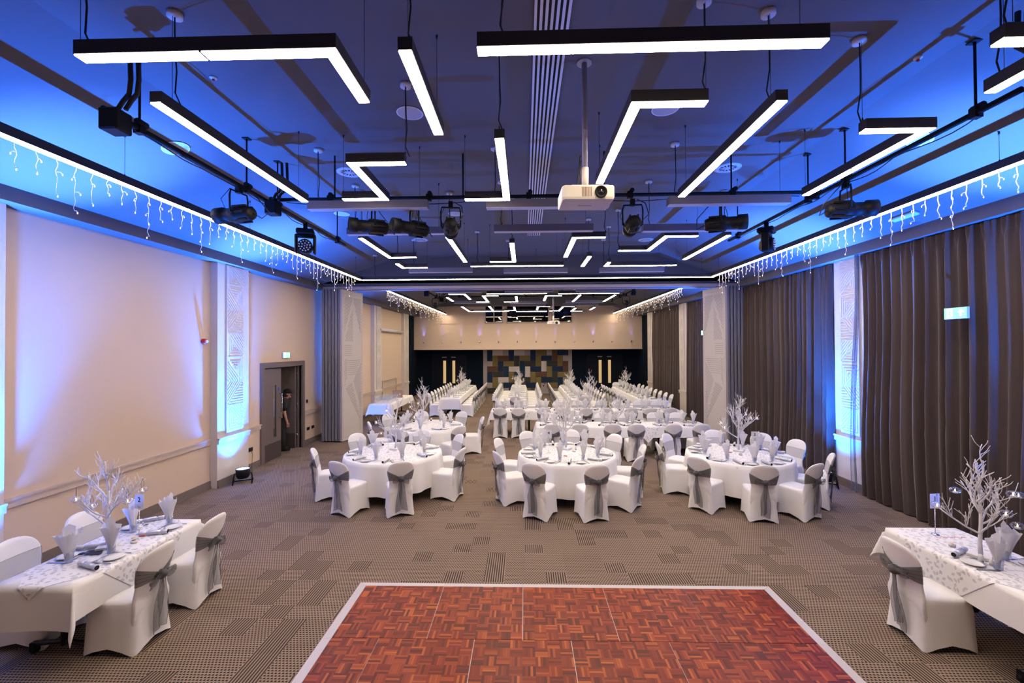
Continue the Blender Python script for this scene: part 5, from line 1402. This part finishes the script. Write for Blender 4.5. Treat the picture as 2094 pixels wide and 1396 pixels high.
# reception table with glasses
rect_table(-5.55, -4.78, 15.6, 18.65, 'drinks table by the beige wall', .25, .36, [], 51)
def flute():
    m = MB(); m.lathe([(.001, 0), (.032, 0), (.03, .003), (.004, .008), (.004, .075), (.018, .10), (.025, .15), (.022, .20), (.021, .20), (.023, .15), (.016, .105), (.001, .09)], 12, cap=False); return tag(m.build('champagne_flute', GLASS), '', 'glass')
FL = Stamp(flute)
for i in range(5):
    for j in range(12):
        FL.put((-5.46 + i * .135, 15.72 + j * .14, .762), 0, 'champagne flute on the drinks table, row %s from the wall, %s from the near end' % (ORD[i], ORD[j]), 'champagne flutes on the drinks table')
r = thing('sign_frame', 'rose gold framed sign standing on the drinks table', 'sign', (-5.1, 17.6, .762))
m = MB(); m.box(-.2, .2, -.01, .01, 0, .03); m.box(-.2, .2, -.01, .01, .27, .30); m.box(-.2, -.175, -.01, .01, .03, .27); m.box(.175, .2, -.01, .01, .03, .27); m.build('frame', ROSE, r)
m = MB(); m.box(-.175, .175, -.003, .003, .03, .27); m.build('backing', mat('beige board', (.5, .4, .3), .7), r)

# ------------------------------------------------------------------ person behind the side door
pr = thing('person', 'person in black cap, glasses and black polo shirt leaning through the side doorway', 'person', (-6.60, 11.86, 0), math.atan2(.48, .88) - PI / 2)
def skin_body():
    V_ = []; E__ = []; Rr = []
    def add(p, r_, parent=None):
        V_.append(p); Rr.append(r_ if isinstance(r_, tuple) else (r_, r_))
        if parent is not None: E__.append((parent, len(V_) - 1))
        return len(V_) - 1
    pel = add((0, 0, .88), (.15, .11)); ab = add((0, .0, 1.02), (.14, .105), pel); ch = add((0, .03, 1.2), (.16, .11), ab); sh = add((0, .045, 1.33), (.12, .085), ch)
    nk = add((0, .07, 1.40), .055, sh); hd0 = add((0, .10, 1.46), (.062, .07), nk); hd = add((0, .115, 1.53), (.075, .092), hd0); top = add((0, .11, 1.60), (.068, .082), hd)
    for s in (-1, 1):
        hip = add((s * .09, 0, .80), .085, pel); kn = add((s * .10, .01, .45), .055, hip); an = add((s * .10, -.02, .08), .04, kn); toe = add((s * .11, .12, .035), (.04, .03), an)
        so = add((s * .17, .04, 1.30), .058, sh); el = add((s * .215, .04, 1.05), .042, so); wr = add((s * .21, .10, .80), .027, el); pa = add((s * .205, .115, .735), (.034, .018), wr)
        for f_, (dx, L) in enumerate(((-.028, .062), (-.010, .075), (.009, .071), (.027, .055))):
            k1 = add((s * .205 + dx * .35, .118 + dx, .71), .0095, pa); k2 = add((s * .203 + dx * .3, .125 + dx * 1.05, .71 - L * .5), .0085, k1); add((s * .198, .135 + dx * 1.05, .71 - L), .007, k2)
        t1 = add((s * .195, .15, .745), .011, pa); add((s * .188, .17, .715), .008, t1)
    me = bpy.data.meshes.new('body'); me.from_pydata(V_, E__, []); o = bpy.data.objects.new('body', me); COL.objects.link(o); o.parent = pr
    sk = o.modifiers.new('skin', 'SKIN')
    for i, v in enumerate(me.skin_vertices[0].data): v.radius = Rr[i]; v.use_root = (i == 0)
    sk.use_smooth_shade = True; ss = o.modifiers.new('sub', 'SUBSURF'); ss.levels = 2; ss.render_levels = 2
    me.materials.append(SKIN); return o
skin_body()
# face details: nose, jaw, ears, mouth and eyes
m = MB(); m.loft([[(-.013, .195, 1.50), (.013, .195, 1.50), (.011, .222, 1.497), (-.011, .222, 1.497)], [(-.008, .19, 1.545), (.008, .19, 1.545), (.005, .2, 1.545), (-.005, .2, 1.545)]], smooth=True)
m.sphere((0, .175, 1.445), .03, 10, 6)
for s in (-1, 1): m.sphere((s * .077, .105, 1.525), .02, 8, 5, sz=1.4)
m.build('face_features', SKIN, pr)
m = MB(); m.lathe([(.001, .0), (.02, .004), (.001, .008)], 10, (0, .202, 1.472), sy=.3); m.build('mouth', mat('lips', (.35, .1, .09), .5), pr)
m = MB()
for s in (-1, 1): m.sphere((s * .03, .196, 1.538), .009, 8, 5)
m.build('eye', BLACK, pr)
m = MB()
for s in (-1, 1):
    m.tube([(s * .032 + .024 * math.cos(a), .212, 1.535 + .018 * math.sin(a)) for a in [i * PI / 6 for i in range(13)]], .003, 5); m.tube([(s * .056, .21, 1.54), (s * .08, .11, 1.54)], .003, 5)
m.tube([(-.008, .213, 1.54), (.008, .213, 1.54)], .003, 5); m.build('glasses', BLACK, pr)
m = MB(); m.lathe([(.087, 1.55), (.091, 1.585), (.085, 1.63), (.06, 1.655), (.025, 1.667), (.001, 1.669)], 20, (0, .108, 0), sx=.97, sy=1.12, cap=False)
m.loft([[(x, .16 + math.sqrt(max(0, 1 - (x / .08) ** 2)) * L, z_) for x in [-.08 + i * .016 for i in range(11)]] for L, z_ in ((.0, 1.575), (.12, 1.565), (.12, 1.57), (.0, 1.582))], cap=False, closed=False); m.build('cap', BLACK, pr)
m = MB(); m.lathe([(.001, 1.45), (.08, 1.46), (.088, 1.52), (.086, 1.56)], 18, (0, .075, 0), sx=.93, sy=.9, cap=False); m.build('hair', mat('brown hair', (.03, .018, .012), .7), pr)
m = MB(); m.lathe([(.150, .86), (.155, .95), (.158, 1.05), (.172, 1.18), (.188, 1.27), (.185, 1.33), (.145, 1.385), (.09, 1.42), (.066, 1.435)], 24, (0, .035, 0), sy=.74, cap=False)
for s in (-1, 1): m.lathe([(.058, 0), (.066, .08), (.072, .15), (.066, .22), (.035, .265), (.001, .28)], 14, (s * .208, .04, 1.10))
m.build('polo_shirt', mat('black polo cloth', (.012, .012, .014), .8), pr)
m = MB()
for s in (-1, 1): m.loft([[(s * (.085 + .02 * (1 - u)) + (.105 - .035 * (1 - u)) * math.cos(a), .0 + (.11 - .045 * (1 - u)) * math.sin(a), .06 + .84 * u) for a in [k * PI / 8 for k in range(16)]] for u in (0, .3, .6, .85, 1.)], smooth=True)
m.build('trousers', mat('black trousers', (.012, .012, .013), .8), pr)
m = MB()
for s in (-1, 1): m.loft([[(s * .105 + w_ * math.cos(a), .04 + l_ * math.sin(a), z_) for a in [k * PI / 8 for k in range(16)]] for z_, w_, l_ in ((0, .05, .14), (.03, .052, .14), (.07, .045, .10), (.10, .04, .06))], smooth=True)
m.build('shoes', BLACK, pr)

# originals that were never placed elsewhere stay out of the scene
for v, T in TREES.items():
    if not T[2]:
        for ch_ in list(T[0].children): bpy.data.objects.remove(ch_)
        bpy.data.objects.remove(T[0])
